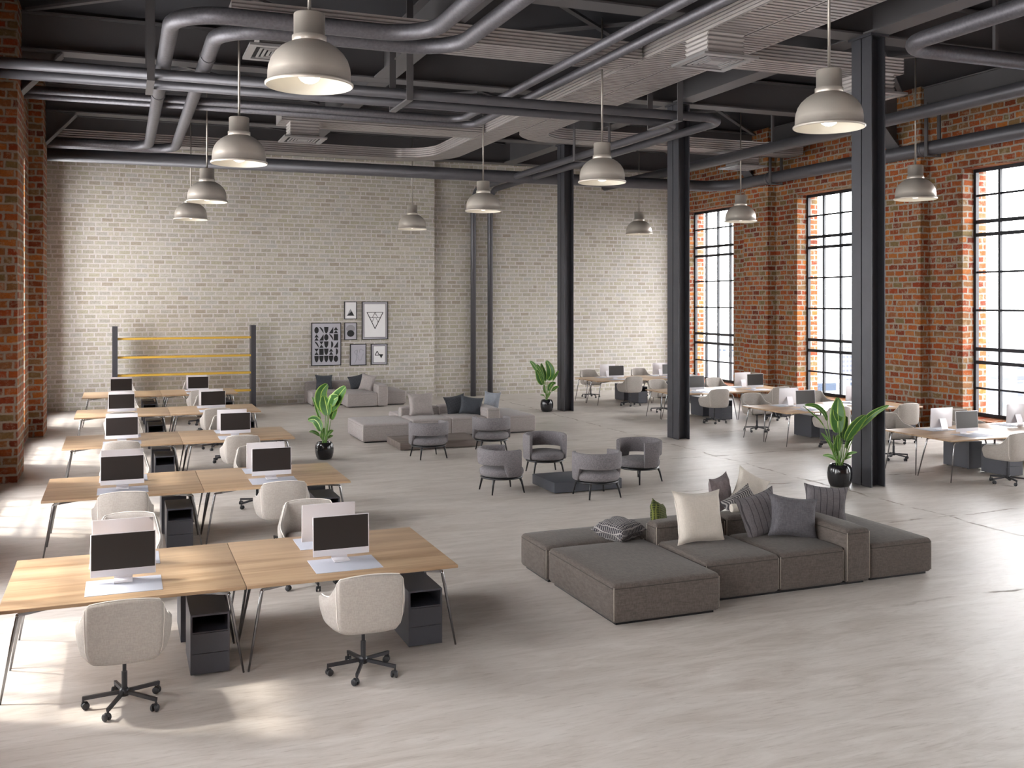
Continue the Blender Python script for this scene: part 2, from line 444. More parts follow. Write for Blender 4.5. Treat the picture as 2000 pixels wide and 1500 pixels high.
struct(MB().box(9.55, 19.7, YB + .3, 32.2, 0, ZT).build('wall_back_recess', MAT['white_brick']))
names = ['far left corner behind the last desk row', 'left wall beside the fourth desk row', 'left wall beside the third desk row']
def pillar(x0, x1, y0, label):
    o = MB().box(x0, x1, y0, y0 + 1.26, 0, ZT).build('brick_pillar', MAT['brick']); tag(o, label, 'pillar', 'red brick wall pillars')
for y0, l in ((25.57, 'red brick pillar on the left wall, farther one beside the pale wall'), (19.3, 'red brick pillar at the left picture edge, nearer one of two'),
              ):
    pillar(XL, -1.67, y0, l)
for y0, l in ((25.57, 'red brick pillar on the window wall between the farthest and middle windows'),
              (19.3, 'red brick pillar on the window wall just right of the nearest steel column')):
    pillar(18.5, XR, y0, l)
for y0 in (13.02,):   # just outside the frame but shading and reflecting with the rest
    pillar(XL, -1.67, y0, 'red brick pillar on the left wall outside the frame, beside the second desk row')
    pillar(18.5, XR, y0, 'red brick pillar on the window wall right of the nearest window, outside the frame')

def window(n, x, y0, y1, inward):
    r = empty('window_%d' % n, (x, (y0 + y1) / 2, 0), 0, kind='structure')
    hw = (y1 - y0) / 2; fm = MAT['winframe']; d = .045
    f = MB(); f.box(-d, d, -hw, -hw + .07, ZS, ZH); f.box(-d, d, hw - .07, hw, ZS, ZH)
    f.box(-d, d, -hw + .07, hw - .07, ZS, ZS + .08); f.box(-d, d, -hw + .07, hw - .07, ZH - .08, ZH)
    f.build('frame', fm, r)
    for k in (1, 2, 3):
        yy = -hw + 2 * hw * k / 4
        MB().box(-d * .8, d * .8, yy - .03, yy + .03, ZS + .08, ZH - .08).build('mullion', fm, r)
    for z_ in (5.07, 4.76, 2.02, 1.70):
        MB().box(-.035, .035, -hw + .07, hw - .07, z_ - .042, z_ + .042).build('transom', fm, r)
    for z_ in (5.70, 3.86, 2.95, 1.08):
        MB().box(-.02, .02, -hw + .07, hw - .07, z_ - .024, z_ + .024).build('glazing_bar', fm, r)
    MB().box(-.004, .004, -hw + .07, hw - .07, ZS + .08, ZH - .08).build('glass_pane', MAT['glass'], r)
n = 1
for k, (a, c) in enumerate(OPEN):
    window(n, 19.2, a, c, -1); n += 1
for k, (a, c) in enumerate(OPEN_L):
    window(n, -2.38, a, c, 1); n += 1

# ------------------------------------------------------------------ steel columns
def column(y0, label, proto=[]):
    r = empty('steel_column', (12.012, y0 + .25, 0), 0, label, 'column', 'steel columns in a row')
    for yy in (-.25, .01):
        b = MB()
        b.box(-.148, -.130, yy, yy + .235, 0, 7.72); b.box(.130, .148, yy, yy + .235, 0, 7.72)
        b.box(-.13, .13, yy + .17, yy + .185, 0, 7.72)
        b.build('h_section', MAT['steel'], r)
    MB().box(-.19, .19, -.29, .29, 7.68, 7.72).build('cap_plate', MAT['steel'], r)
column(13.49, 'dark steel H column behind the brown sofa, nearest and tallest in view')
column(19.77, 'dark steel H column in the middle of the row, behind the round armchairs')
column(26.05, 'dark steel H column farthest away, beside the small potted plant')

# ------------------------------------------------------------------ roof steel
def ibeam(name, axis, a, b, c, label, group, zb=7.72, zt=8.43, w=.22):
    m = MB()
    prof = [(-w, zb), (w, zb), (w, zb + .03), (.015, zb + .03), (.015, zt - .03), (w * .8, zt - .03), (w * .8, zt), (-w * .8, zt), (-w * .8, zt - .03), (-.015, zt - .03), (-.015, zb + .03), (-w, zb + .03)]
    r = empty(name, (0, 0, 0), 0, label, 'beam', group)
    if axis == 'x': m.prism([(c + p[0], p[1]) for p in prof], a, b, 'x')
    else: m.prism([(c + p[0], p[1]) for p in prof], a, b, 'y')
    m.build('i_profile', MAT['beam'], r); return r
def haunch(r, y, s):
    x0, x1 = (-1.0, -1.66) if s < 0 else (17.83, 18.49)
    m = MB(); m.prism([(x0, 7.72), (x1, 7.72), (x1, 6.98)], y - .012, y + .012, 'y')
    d = .03
    m.prism([(x0, 7.72), (x1, 6.98), (x1, 6.98 - d), (x0 + (-.02 if s > 0 else .02), 7.72 - d)], y - .22, y + .22, 'y')
    m.build('haunch', MAT['beam'], r)
for y, l in ((20.12, 'dark roof beam spanning the hall above the middle column'), (26.4, 'dark roof beam spanning the hall above the farthest column'),
             (13.84, 'dark roof beam spanning the hall above the nearest column')):
    r = ibeam('roof_beam', 'x', XL, XR, y, l, 'roof beams across the hall')
    haunch(r, y, -1); haunch(r, y, 1)
ibeam('roof_beam', 'x', XL, XR, 30.9, 'dark roof beam lying along the top of the pale back wall', 'roof beams across the hall')
seg = [(7.6, 13.61), (14.07, 19.89), (20.35, 26.17), (26.63, 30.67)]
wh = ['nearest bay', 'second bay', 'third bay', 'bay by the pale back wall']
for i, (a, b) in enumerate(seg):
    ibeam('roof_girder', 'y', a, b, 5.03, 'dark lengthwise girder over the left half, ' + wh[i], 'lengthwise roof girders')
    ibeam('roof_girder', 'y', a, b, 12.01, 'dark lengthwise girder over the column row, ' + wh[i], 'lengthwise roof girders')
ibeam('eave_beam', 'y', 0., 30.66, 18.62, 'dark eave beam along the top of the window wall', 'eave beams', 7.98, 8.48, .1)
bx = [(-1.55, 4.8, 'left'), (5.25, 11.75, 'middle'), (12.3, 18.35, 'right')]
by = [(7.9, 13.5), (14.2, 19.75), (20.5, 26.05), (26.75, 30.55)]
for i, (y0, y1) in enumerate(by):
    for (x0, x1, nm) in bx:
        r = empty('cross_brace', ((x0 + x1) / 2, (y0 + y1) / 2, 8.36), 0, 'thin diagonal cross brace under the roof, %s third, %s' % (nm, wh[i]), 'brace', 'roof cross braces')
        hx, hy = (x1 - x0) / 2, (y1 - y0) / 2
        MB().tube([(-hx, -hy, -.03), (hx, hy, -.03)], .05, sq=(.11, .05)).build('bar', MAT['beam'], r)
        MB().tube([(-hx, hy, .025), (hx, -hy, .025)], .05, sq=(.11, .05)).build('bar', MAT['beam'], r)

# ------------------------------------------------------------------ pipes
def pipe(name, pts, r, mat, label, rad=.5, group=None, joints=()):
    P = fillet(pts, rad, 10)
    e = empty(name, pts[0], 0, label, 'pipe', group)
    off = Vector(pts[0])
    MB().tube([p - off for p in P], r, 20).build('pipe_run', mat, e)
    for (a, ax) in joints:
        a = Vector(a) - off; d = Vector(ax) * .05
        MB().tube([a - d, a + d], r + .012, 20).build('joint_sleeve', mat, e)
    return e
pipe('large_pipe', [(-1.95, 27.65, 6.88), (18.3, 27.65, 6.88), (18.3, 2, 6.88)], .175, MAT['pipe'],
     'thick grey pipe running below the ceiling before the pale wall, turning along the windows', 1.0, joints=[((18.3, 25.2, 6.88), (0, 1, 0)), ((18.3, 19.0, 6.88), (0, 1, 0))])
pipe('straight_pipe', [(15.92, 2, 7.2), (15.92, 31.5, 7.2)], .14, MAT['pipe'], 'grey pipe running straight above the window wall, upper of the two there')
pipe('bent_pipe', [(11.2, 2, 7.1), (11.2, 12.15, 7.1), (15.6, 12.15, 7.1)], .125, MAT['galv'], 'galvanised pipe turning a tight bend at the top right, nearest the camera', .55)
pipe('down_pipe', [(-1.95, 17.3, 6.88), (11.55, 17.3, 6.88), (11.55, 31.36, 6.88), (11.55, 31.36, 0)], .09, MAT['pipe'],
     'slim grey pipe crossing the hall then dropping down the pale wall, right of its twin', .6, 'twin pipes that drop down the wall')
pipe('down_pipe', [(-1.95, 18.08, 6.88), (10.95, 18.08, 6.88), (10.95, 31.36, 6.88), (10.95, 31.36, 0)], .09, MAT['pipe'],
     'slim grey pipe crossing the hall then dropping down the pale wall, left of its twin', .6, 'twin pipes that drop down the wall')
pipe('zigzag_pipe', [(4.25, 1, 7.095), (4.25, 14.2, 7.095), (.67, 14.2, 7.095), (.67, 26.97, 7.095), (-1.95, 26.97, 7.095)], .118, MAT['galv'],
     'galvanised pipe zigzagging over the left side, left and nearer of the pair', .75, 'zigzag galvanised pipes', [((.67, 20.0, 7.095), (0, 1, 0))])
pipe('zigzag_pipe', [(4.85, 1, 7.095), (4.85, 14.82, 7.095), (1.31, 14.82, 7.095), (1.31, 27.22, 7.095), (-1.95, 27.22, 7.095)], .118, MAT['galv'],
     'galvanised pipe zigzagging over the left side, right and farther of the pair', .75, 'zigzag galvanised pipes', [((1.31, 16.6, 7.095), (0, 1, 0))])
pipe('slim_pipe', [(7.22, 1, 7.3), (7.22, 21.5, 7.3), (-1.95, 21.5, 7.3)], .08, MAT['galv'], 'slim galvanised pipe left of the ribbed ducts, outer of the parallel pair', .4, 'slim galvanised pipe pair')
pipe('slim_pipe', [(7.72, 1, 7.3), (7.72, 22.1, 7.3), (-1.95, 22.1, 7.3)], .08, MAT['galv'], 'slim galvanised pipe left of the ribbed ducts, inner one next to the duct', .4, 'slim galvanised pipe pair')
def hanger(x, y0, y1, zb, label, w=.12, along='y'):
    r = empty('pipe_hanger', (x, (y0 + y1) / 2, zb), 0, label, 'hanger', 'pipe hangers'); hy = (y1 - y0) / 2; t = .012
    if along == 'x': r.rotation_euler = (0, 0, PI / 2)
    for s in (-1, 1): MB().box(-w / 2, w / 2, s * hy - t, s * hy + t, 0, ZT - zb).build('strap', MAT['beam'], r)
    MB().box(-w / 2, w / 2, -hy - t, hy + t, -.03, 0).build('cross_strap', MAT['beam'], r)
hanger(.46, 17.1, 18.3, 6.76, 'flat strap hanger under the twin pipes, leftmost')
hanger(4.78, 17.1, 18.3, 6.76, 'flat strap hanger under the twin pipes, above the left sofa area')
hanger(10.3, 17.1, 18.3, 6.76, 'flat strap hanger under the twin pipes, near their bend')
for x_, y_, l in ((11.25, 23.0, 'strap hanger under the twin pipes on their way to the pale wall'),):
    r = empty('pipe_hanger', (x_, y_, 6.76), PI / 2, l, 'hanger', 'pipe hangers')
    for s in (-1, 1): MB().box(-.05, .05, s * .5 - .012, s * .5 + .012, 0, ZT - 6.76).build('strap', MAT['beam'], r)
    MB().box(-.05, .05, -.51, .51, -.03, 0).build('cross_strap', MAT['beam'], r)
for y_, l in ((24.9, 'twin rod hanger on the thick pipe beside the farther window pillar'), (18.7, 'twin rod hanger on the thick pipe beside the nearer window pillar')):
    r = empty('pipe_hanger', (18.3, y_, 6.69), PI / 2, l, 'hanger', 'pipe hangers')
    for s in (-1, 1): MB().box(-.045, .045, s * .2 - .02, s * .2 + .02, 0, 7.95 - 6.69).build('strap', MAT['beam'], r)
    MB().box(-.045, .045, -.22, .22, -.03, 0).build('cross_strap', MAT['beam'], r)
for x_, y_, z_, l in ((11.2, 8.0, 7.23, 'thin rod holding the bent galvanised pipe, nearer one'), (13.2, 12.15, 7.23, 'thin rod holding the bent galvanised pipe after its bend'), (14.9, 12.15, 7.23, 'thin rod holding the bent galvanised pipe near the windows'),
                      (15.92, 21.8, 7.34, 'thin rod holding the straight upper pipe by the windows')):
    o = MB().box(-.03, .03, -.03, .03, 0, ZT - z_).build('hanger_rod', MAT['beam']); o.location = (x_, y_, z_); tag(o, l, 'hanger', 'hanger rods')

# ------------------------------------------------------------------ ribbed ducts
DZ, DH = 7.4, .29
def rib(y): 
    t = (y / .15) % 1.0
    return .075 if t < .42 else 0.
def duct(name, pts, w, rad, label, group=None):
    """flat duct: centre line pts (2D) with rounded corners; ribbed sides and underside"""
    P = [Vector((p[0], p[1])) for p in fillet([(a, b, 0) for a, b in pts], rad, 12)]
    # resample
    Q = [P[0]]; 
    for i in range(len(P) - 1):
        L = (P[i + 1] - P[i]).length; d = (P[i + 1] - P[i]).normalized()
        step = .035 if abs(d.y) > .3 else .5
        k = max(1, int(L / step))
        for j in range(1, k + 1): Q.append(P[i] + (P[i + 1] - P[i]) * (j / k))
    m = len(Q); nw = 24; b = MB()
    nor = []
    for i in range(m):
        t = (Q[min(i + 1, m - 1)] - Q[max(i - 1, 0)]).normalized(); nor.append(Vector((t.y, -t.x)))
    # underside: black sheet painting the shade in the gaps, and cross slats (all parallel to the end wall), cut to the duct outline
    Lp = [Q[i] + nor[i] * (w / 2 - .03) for i in range(m)]; Rp = [Q[i] - nor[i] * (w / 2 - .03) for i in range(m)]
    poly = Lp + Rp[::-1]
    def spans(y):
        xs = []
        for i in range(len(poly)):
            p, q = poly[i], poly[(i + 1) % len(poly)]
            if (p.y <= y) != (q.y <= y): xs.append(p.x + (q.x - p.x) * (y - p.y) / (q.y - p.y))
        return sorted(xs)
    y0 = min(p.y for p in poly); y1 = max(p.y for p in poly); pitch = .125; y = y0 + .012
    while y + pitch * .6 < y1:
        A_, B2 = spans(y), spans(y + pitch * .58)
        if len(A_) == len(B2):
            for k in range(0, len(A_) - 1, 2):
                ya, yb_ = y, y + pitch * .58
                b.add([(A_[k], ya, DZ), (A_[k + 1], ya, DZ), (B2[k + 1], yb_, DZ), (B2[k], yb_, DZ), (A_[k], ya, DZ + .03), (A_[k + 1], ya, DZ + .03), (B2[k + 1], yb_, DZ + .03), (B2[k], yb_, DZ + .03)],
                      [(0, 1, 2, 3), (4, 5, 1, 0), (5, 6, 2, 1), (6, 7, 3, 2), (7, 4, 0, 3)])
        y += pitch
    for P_ in (Lp, Rp):
        sg = 1 if P_ is Lp else -1
        b.grid(lambda u, v, P_=P_, sg=sg: (P_[int(round(u * (m - 1)))].x + sg * nor[int(round(u * (m - 1)))].x * .03 * v, P_[int(round(u * (m - 1)))].y + sg * nor[int(round(u * (m - 1)))].y * .03 * v, DZ), m - 1, 1, False)
    for s in (-1, 1):
        def side(u, v, s=s):
            i = int(round(u * (m - 1))); q = v * 6; f = q - int(q)
            p = Q[i] + nor[i] * s * (w / 2 + .0 - .028 * (.5 - .5 * math.cos(2 * PI * v * 5)))
            return (p.x, p.y, DZ + v * DH)
        b.grid(side, m - 1, 30, True)
    b.grid(lambda u, v: ((Q[int(round(u * (m - 1)))] + nor[int(round(u * (m - 1)))] * w * (v - .5)).x, (Q[int(round(u * (m - 1)))] + nor[int(round(u * (m - 1)))] * w * (v - .5)).y, DZ + DH), m - 1, 1, False)
    for i in (0, m - 1):
        a, c = Q[i] + nor[i] * w * .5, Q[i] - nor[i] * w * .5
        b.poly([(a.x, a.y, DZ), (c.x, c.y, DZ), (c.x, c.y, DZ + DH), (a.x, a.y, DZ + DH)])
    o = b.build(name, MAT['duct'], None, False); tag(o, label, 'duct', group)
    bk = MB(); bk.grid(lambda u, v: (*(Q[int(round(u * (m - 1)))] + nor[int(round(u * (m - 1)))] * (w - .04) * (v - .5)), DZ + .05), m - 1, 1, False)
    bk.build('gap_shade_sheet', MAT['black'], o, False); return o
duct('ribbed_duct', [(8.90, 2), (8.90, 29.0), (-1.95, 29.0)], .72, 1.5, 'flat ribbed air duct running away then curving left along the pale wall', 'ribbed ceiling ducts')
duct('ribbed_duct', [(9.66, 2), (9.66, 24.1), (18.4, 24.1)], .74, 1.3, 'flat ribbed air duct running away then curving right to the windows', 'ribbed ceiling ducts')
duct('ribbed_duct', [(8.52, 15.85), (1.55, 15.85)], .9, .1, 'flat ribbed branch duct over the left desks, nearest the camera', 'ribbed ceiling ducts')
duct('ribbed_duct', [(8.52, 24.0), (3.5, 24.0)], .9, .1, 'flat ribbed branch duct over the left side, in the farther bay', 'ribbed ceiling ducts')
duct('ribbed_duct', [(10.05, 15.0), (13.6, 15.0)], .8, .1, 'flat ribbed branch duct ending behind the nearest steel column', 'ribbed ceiling ducts')
def vent(x, y, label, zp=7.0, s=.5):
    r = empty('air_diffuser', (x, y, zp), 0, label, 'vent', 'square ceiling air diffusers')
    b = MB(); h = DZ - zp - .03; q = .34
    for k in range(4):
        a = k * PI / 2; M = Matrix.Rotation(a, 4, 'Z')
        b.grid(lambda u, v: (-q + 2 * q * u, -q + .02 * (.5 - .5 * math.cos(2 * PI * v * 5)), .04 + v * (h - .01)), 1, 30, True, M)
    b.build('ribbed_box', MAT['duct'], r, False)
    f = MB()
    for k in range(4):
        M = Matrix.Rotation(k * PI / 2, 4, 'Z'); f.prism([(-s, -s), (s, -s), (s - .11, -s + .11), (-s + .11, -s + .11)], 0, .04, 'z', M)
    f.build('outer_rim', MAT['vent'], r)
    MB().box(-s + .05, s - .05, -s + .05, s - .05, .035, .05).build('back_plate', MAT['black'], r)
    for i, a in enumerate((.32, .25, .18)):
        g = MB()
        for k in range(4):
            M = Matrix.Rotation(k * PI / 2, 4, 'Z'); g.prism([(-a, -a), (a, -a), (a - .035, -a + .035), (-a + .035, -a + .035)], .005, .02, 'z', M)
        g.build('louvre_ring', MAT['vent'], r)
    MB().box(-.12, .12, -.12, .12, .005, .02).build('centre_plate', MAT['vent'], r)
vent(8.9, 13.72, 'square air diffuser hanging under the ribbed duct, nearest and brightest')
vent(2.3, 15.75, 'square air diffuser at the top left, behind the largest lamp')
vent(4.05, 23.95, 'square air diffuser in the farther bay above the left desks')
vent(16.68, 24.27, 'square air diffuser near the farthest window')
vent(13.1, 15.0, 'square air diffuser half hidden behind the lamp and nearest column')

# ------------------------------------------------------------------ pendant lamps
def lamp(label, loc, proto=[]):
    if proto: return dup(proto[0], loc, 0, label)
    r = empty('pendant_lamp', loc, 0, label, 'lamp', 'metal dome pendant lamps')
    out = [(.440, 0), (.452, .010), (.452, .028), (.438, .040), (.425, .048), (.423, .14), (.415, .20), (.392, .27), (.35, .335), (.29, .392), (.23, .43), (.182, .452)]
    inn = [(.172, .44), (.22, .42), (.28, .38), (.34, .325), (.382, .26), (.404, .19), (.41, .14), (.412, .05), (.43, .02), (.44, 0)]
    MB().lathe(out, 48).build('lamp_shade', MAT['lamp'], r)
    MB().lathe(inn[::1], 48).build('shade_lining', MAT['lampin'], r)
    MB().lathe([(.17, .44), (.177, .445), (.177, .515), (.165, .522), (.160, .522), (.160, .74), (.15, .752), (.02, .755)], 36).build('neck', MAT['lamp'], r)
    MB().lathe([(.0001, .025), (.05, .036), (.09, .06), (.115, .10), (.12, .14), (.11, .19), (.08, .24), (.05, .28), (.05, .36), (.0001, .36)], 24).build('bulb', MAT['bulb'], r)
    MB().tube([(0, 0, .75), (0, 0, ZT - 5.39)], .018, 10).build('rod', MAT['rod'], r)
    proto.append(r); return r
LZ = 5.39
for l, x, y in (('largest metal dome pendant lamp, top left foreground', 1.82, 10.35), ('metal dome pendant lamp in the left row, second behind the largest one', 1.79, 16.62),
                ('metal dome pendant lamp in the left row, third from the camera', 1.81, 23.3), ('metal dome pendant lamp in the left row, smallest and farthest', 1.79, 28.5),
                ('metal dome pendant lamp in front of the nearest steel column', 8.48, 10.42), ('metal dome pendant lamp hanging left of the middle column', 8.43, 16.8),
                ('metal dome pendant lamp hanging in front of the two wall pipes', 8.38, 23.25), ('small far pendant lamp hanging above the framed pictures', 8.42, 29.85),
                ('metal dome pendant lamp before the brick wall, right of the nearest column', 16.2, 17.05), ('metal dome pendant lamp overlapping the farthest window', 16.2, 23.65),
                ('smallest pendant lamp against the pale wall, left of the middle column', 16.1, 29.35)):
    lamp(l, (x, y, LZ))
for i in range(3): pass

# ------------------------------------------------------------------ city outside
gr = MB().grid(lambda u, v: (26 + 2500 * u, -1800 + 4200 * v, -95), 1, 1, False).build('city_ground', MAT['cityground'], None, False)
tag(gr, 'pale hazy city plain far below the windows', 'ground')
cr = random.Random(11)
def building(x, y, w, d, z1, mat, label):
    r = empty('tower_block', (x, y, -95), cr.uniform(-.3, .3), label, 'building', 'city buildings outside the windows')
    MB().box(-w / 2, w / 2, -d / 2, d / 2, 0, z1 + 95).build('facade', MAT[mat], r)
    MB().box(-w / 2.6, w / 4, -d / 3, d / 3, z1 + 95, z1 + 98.5).build('roof_box', MAT['city1'], r)
building(118, 165, 24, 30, -12, 'city2', 'near white balcony tower seen through the farthest window')
building(165, 195, 16, 18, -34, 'city1', 'lower white block left of the balcony tower in the farthest window')
building(150, 155, 12, 14, -18, 'city3', 'blue glass tower seen low in the middle window')
building(230, 205, 22, 22, -18, 'city1', 'white tower standing in the middle window, left part')
building(260, 190, 20, 24, -14, 'city3', 'pale blue tower in the middle window near the steel column')
building(330, 200, 26, 20, -6, 'city1', 'white tower on the skyline in the nearest window')
building(210, 128, 26, 30, -32, 'city3', 'greyish blue block low in the nearest window, left pane')
building(158, 100, 34, 26, -48, 'city1', 'wide low white roof in the nearest window')
pos_words = ['beyond the farthest window', 'beyond the middle window', 'beyond the nearest window']
for k in range(36):
    ang = .43 + .62 * ((k % 12) + cr.uniform(.3, .7)) / 12; dist = 400 + 330 * (k // 12) + cr.uniform(0, 150)
    x, y = dist * math.cos(ang), dist * math.sin(ang)
    top = cr.uniform(-75, -30) if cr.random() < .7 else cr.uniform(-30, 16)
    w = 0 if ang > .93 else (1 if ang > .8 else 2)
    building(x, y, cr.uniform(16, 19), cr.uniform(14, 18), top, cr.choice(['city1', 'city1', 'city2', 'city3']), 'pale distant city building in the haze ' + pos_words[w])
def shrub(x, y, s):
    b = MB()
    for k in range(9):
        c = Vector((cr.uniform(-1, 1), cr.uniform(-1, 1), cr.uniform(-.3, .8))) * s; rr = s * cr.uniform(.4, .7)
        b.grid(lambda u, v: (c.x + rr * math.cos(2 * PI * u) * math.sin(PI * v), c.y + rr * math.sin(2 * PI * u) * math.sin(PI * v), c.z + rr * math.cos(PI * v) * (1 + .2 * math.sin(9 * u + 5 * v))), 10, 7, True)
    o = b.build('tree_clump', MAT['foliage'], None, False); o.location = (x, y, -70); tag(o, 'hazy blue-green tree clump far below the nearest window', 'tree', 'tree clumps below the nearest window')
for x, y, s in ((88, 56, 5), (106, 70, 7), (126, 74, 6)): shrub(x, y, s)
# ================================================================== office furniture
def cat(P, n):
    """Catmull-Rom resample of a list of tuples"""
    P = [Vector(p) for p in P]; out = []
    for i in range(len(P) - 1):
        p0, p1, p2, p3 = P[max(i - 1, 0)], P[i], P[i + 1], P[min(i + 2, len(P) - 1)]
        for k in range(n):
            t = k / n
            out.append(.5 * ((2 * p1) + (p2 - p0) * t + (2 * p0 - 5 * p1 + 4 * p2 - p3) * t * t + (3 * p1 - p0 - 3 * p2 + p3) * t ** 3))
    out.append(P[-1]); return out
def make_chair():
    r = empty('office_chair', (0, 0, 0), 0)
    half = [(0, -.315, .905), (.14, -.312, .90), (.245, -.29, .885), (.275, -.265, .87), (.305, -.205, .79), (.335, -.12, .71), (.352, -.01, .685), (.352, .12, .665), (.338, .22, .645), (.315, .262, .60)]
    full = [(-a, b, c) for a, b, c in reversed(half[1:])] + half
    Q = cat(full, 4); m = len(Q)
    sc = [(.20, .20, .415), (.70, .86, .417), (.82, .94, .428), (.91, .975, .462), (.97, .99, .53), (1.0, 1.0, .68)]
    def pt(i, j):
        q = Q[i]; top = q.z
        zb = lambda z: min(z, top - .05)
        if j < 6:
            sx_, sy_, z_ = sc[j]
            if j == 5: z_ = .53 + (top - .02 - .53) * .6
            return (q.x * sx_, q.y * sy_, min(z_, top - .05))
        L = Vector((q.x, q.y)).length; nx, ny = q.x / L, q.y / L
        k = j - 6
        off, zz = [(0, top - .02), (-.012, top - .004), (-.03, top), (-.05, top - .006), (-.062, top - .03), (-.07, (top + .5) / 2), (-.085, .50), (-.14, .47)][k]
        return (q.x + nx * off, q.y + ny * off, max(zz, .46))
    nj = 14
    b = MB(); b.grid(lambda u, v: pt(int(round(u * (m - 1))), int(round(v * (nj - 1)))), m - 1, nj - 1, True)
    # close the two arm ends
    for i in (0, m - 1):
        b.add([pt(i, j) for j in range(2, 14)], [tuple(range(12))], True)
    sh = b.build('seat_shell', MAT['fabw'], r)
    pip = MB()
    pip.tube([Vector(pt(i, 8)) + Vector((0, 0, .004)) for i in range(m)], .0045, 6)
    for i in (m // 2 - 13, m // 2 + 13):
        pip.tube([Vector(pt(i, j)) * 1.004 for j in range(3, 9)], .003, 5)
    pip.build('seam_piping', MAT['piping'], sh)
    MB().rbox(-.268, .268, -.215, .275, .44, .555, .05, .02).build('seat_cushion', MAT['fabw'], r)
    st = MB(); st.cyl(0, 0, .10, .27, .022, 16); st.cyl(0, 0, .27, .42, .015, 16); st.lathe([(.03, .08), (.038, .085), (.038, .125), (.025, .14)], 18)
    st.box(-.09, .09, -.1, .1, .40, .417)
    st.build('gas_stem', MAT['chairmetal'], r)
    for k in range(5):
        a = math.radians(31 + 72 * k); c, s_ = math.cos(a), math.sin(a)
        MB().tube([(.02 * c, .02 * s_, .112), (.305 * c, .305 * s_, .088)], 0, sq=(.022, .028)).build('base_arm', MAT['chairmetal'], r)
        w = MB(); M = Matrix.Translation((.30 * c, .30 * s_, 0)) @ Matrix.Rotation(a + .5 + k * .7, 4, 'Z')
        for sx in (-.017, .017):
            w.lathe([(.001, -.010), (.024, -.010), (.029, -.005), (.029, .005), (.024, .010), (.001, .010)], 16, M @ Matrix.Translation((sx, .016, .0295)) @ Matrix.Rotation(PI / 2, 4, 'Y'))
        w.cyl(0, 0, .045, .09, .008, 8, M); w.box(-.008, .008, -.01, .03, .035, .06, M)
        w.build('caster', MAT['rubber'], r)
    return r
def make_desk():
    r = empty('bench_desk', (0, 0, 0), 0)
    MB().rbox(.003, 1.897, -.825, .825, .712, .74, .003, n=2, mid=1).build('tabletop', MAT['desk'], r)
    for sx in (0, 1):
        X = lambda x: x if sx == 0 else 1.9 - x
        for (yt, yf, yi) in ((-.76, -.80, -.70), (-.13, -.025, -.16), (.13, .025, .16), (.76, .80, .70)):
            pts = [(X(.46), yi, .708), (X(.20), yt, .685), (X(.145), yt, .68), (X(.135), yt, .665), (X(.02), yf, .0)]
            b = MB(); b.tube(pts[:4], 0, sq=(.022, .022)); b.tube(pts[2:], [.016, .0155, .009], 10)
            b.build('leg', MAT['leg'], r)
    b = MB(); b.box(.45, 1.45, -.02, .02, .685, .712); b.build('under_rail', MAT['leg'], r)
    return r
def make_monitor():
    r = empty('monitor', (0, 0, 0), 0)
    M = Matrix.Translation((0, 0, .235)) @ Matrix.Rotation(-.05, 4, 'X')
    b = MB(); b.rbox(-.265, .265, -.008, .002, -.185, .185, .0045, n=2, mid=1, M=M)
    b.grid(lambda u, v: ((u - .5) * .525, .002 + .022 * (1 - (2 * u - 1) ** 2) * (1 - (2 * v - 1) ** 2), (v - .5) * .365), 10, 8, True, M)
    b.build('housing', MAT['alu'], r)
    MB().box(-.257, .257, -.0095, -.0075, -.125, .178, M=M).build('screen', MAT['screen'], r)
    s = MB()
    s.tube([(0, .025, .22), (0, .06, .13), (0, .085, .03), (0, .08, .008), (0, .03, .005), (0, -.075, .005)], 0, sq=(.15, .007))
    o = s.build('stand', MAT['alu'], r); return r
def make_ped():
    r = empty('drawer_pedestal', (0, 0, 0), 0)     # front towards -y
    b = MB(); t = .016; z0, z1 = .012, .516
    b.box(-.16, -.16 + t, -.315, .315, z0, z1); b.box(.16 - t, .16, -.315, .315, z0, z1); b.box(-.16 + t, .16 - t, -.315, .315, z1 - t, z1)
    b.box(-.16 + t, .16 - t, .30, .315, z0, z1 - t); b.box(-.16 + t, .16 - t, -.29, .30, z0, z0 + t); b.box(-.16 + t, .16 - t, -.31, .30, .355, .367)
    b.build('body', MAT['ped'], r)
    for za, zb in ((.187, .354), (.014, .183)):
        MB().box(-.158, .158, -.318, -.300, za, zb).build('drawer', MAT['ped'], r)
    for (x, y) in ((-.12, -.25), (.12, -.25), (-.12, .25), (.12, .25)):
        MB().cyl(x, y, 0, .012, .018, 10).build('foot', MAT['rubber'], r)
    return r
chair0, desk0, mon0, ped0 = make_chair(), make_desk(), make_monitor(), make_ped()
mat0 = MB().rbox(-.305, .305, -.24, .24, 0, .004, .0015, n=1, mid=1).build('desk_mat', MAT['mat'])
used = set()
def put(proto, loc, rz, label, cat_, group):
    if proto.name not in used:
        used.add(proto.name); proto.location = loc; proto.rotation_euler = (0, 0, rz); tag(proto, label, cat_, group); return proto
    o = dup(proto, loc, rz, label, group); return o
rows_l = [(9.545, 'front row'), (14.145, 'second row'), (18.745, 'third row'), (23.345, 'fourth row'), (27.945, 'last row')]
rows_r = [(14.145, 'nearest row'), (18.745, 'second row'), (23.345, 'third row'), (27.945, 'farthest row')]
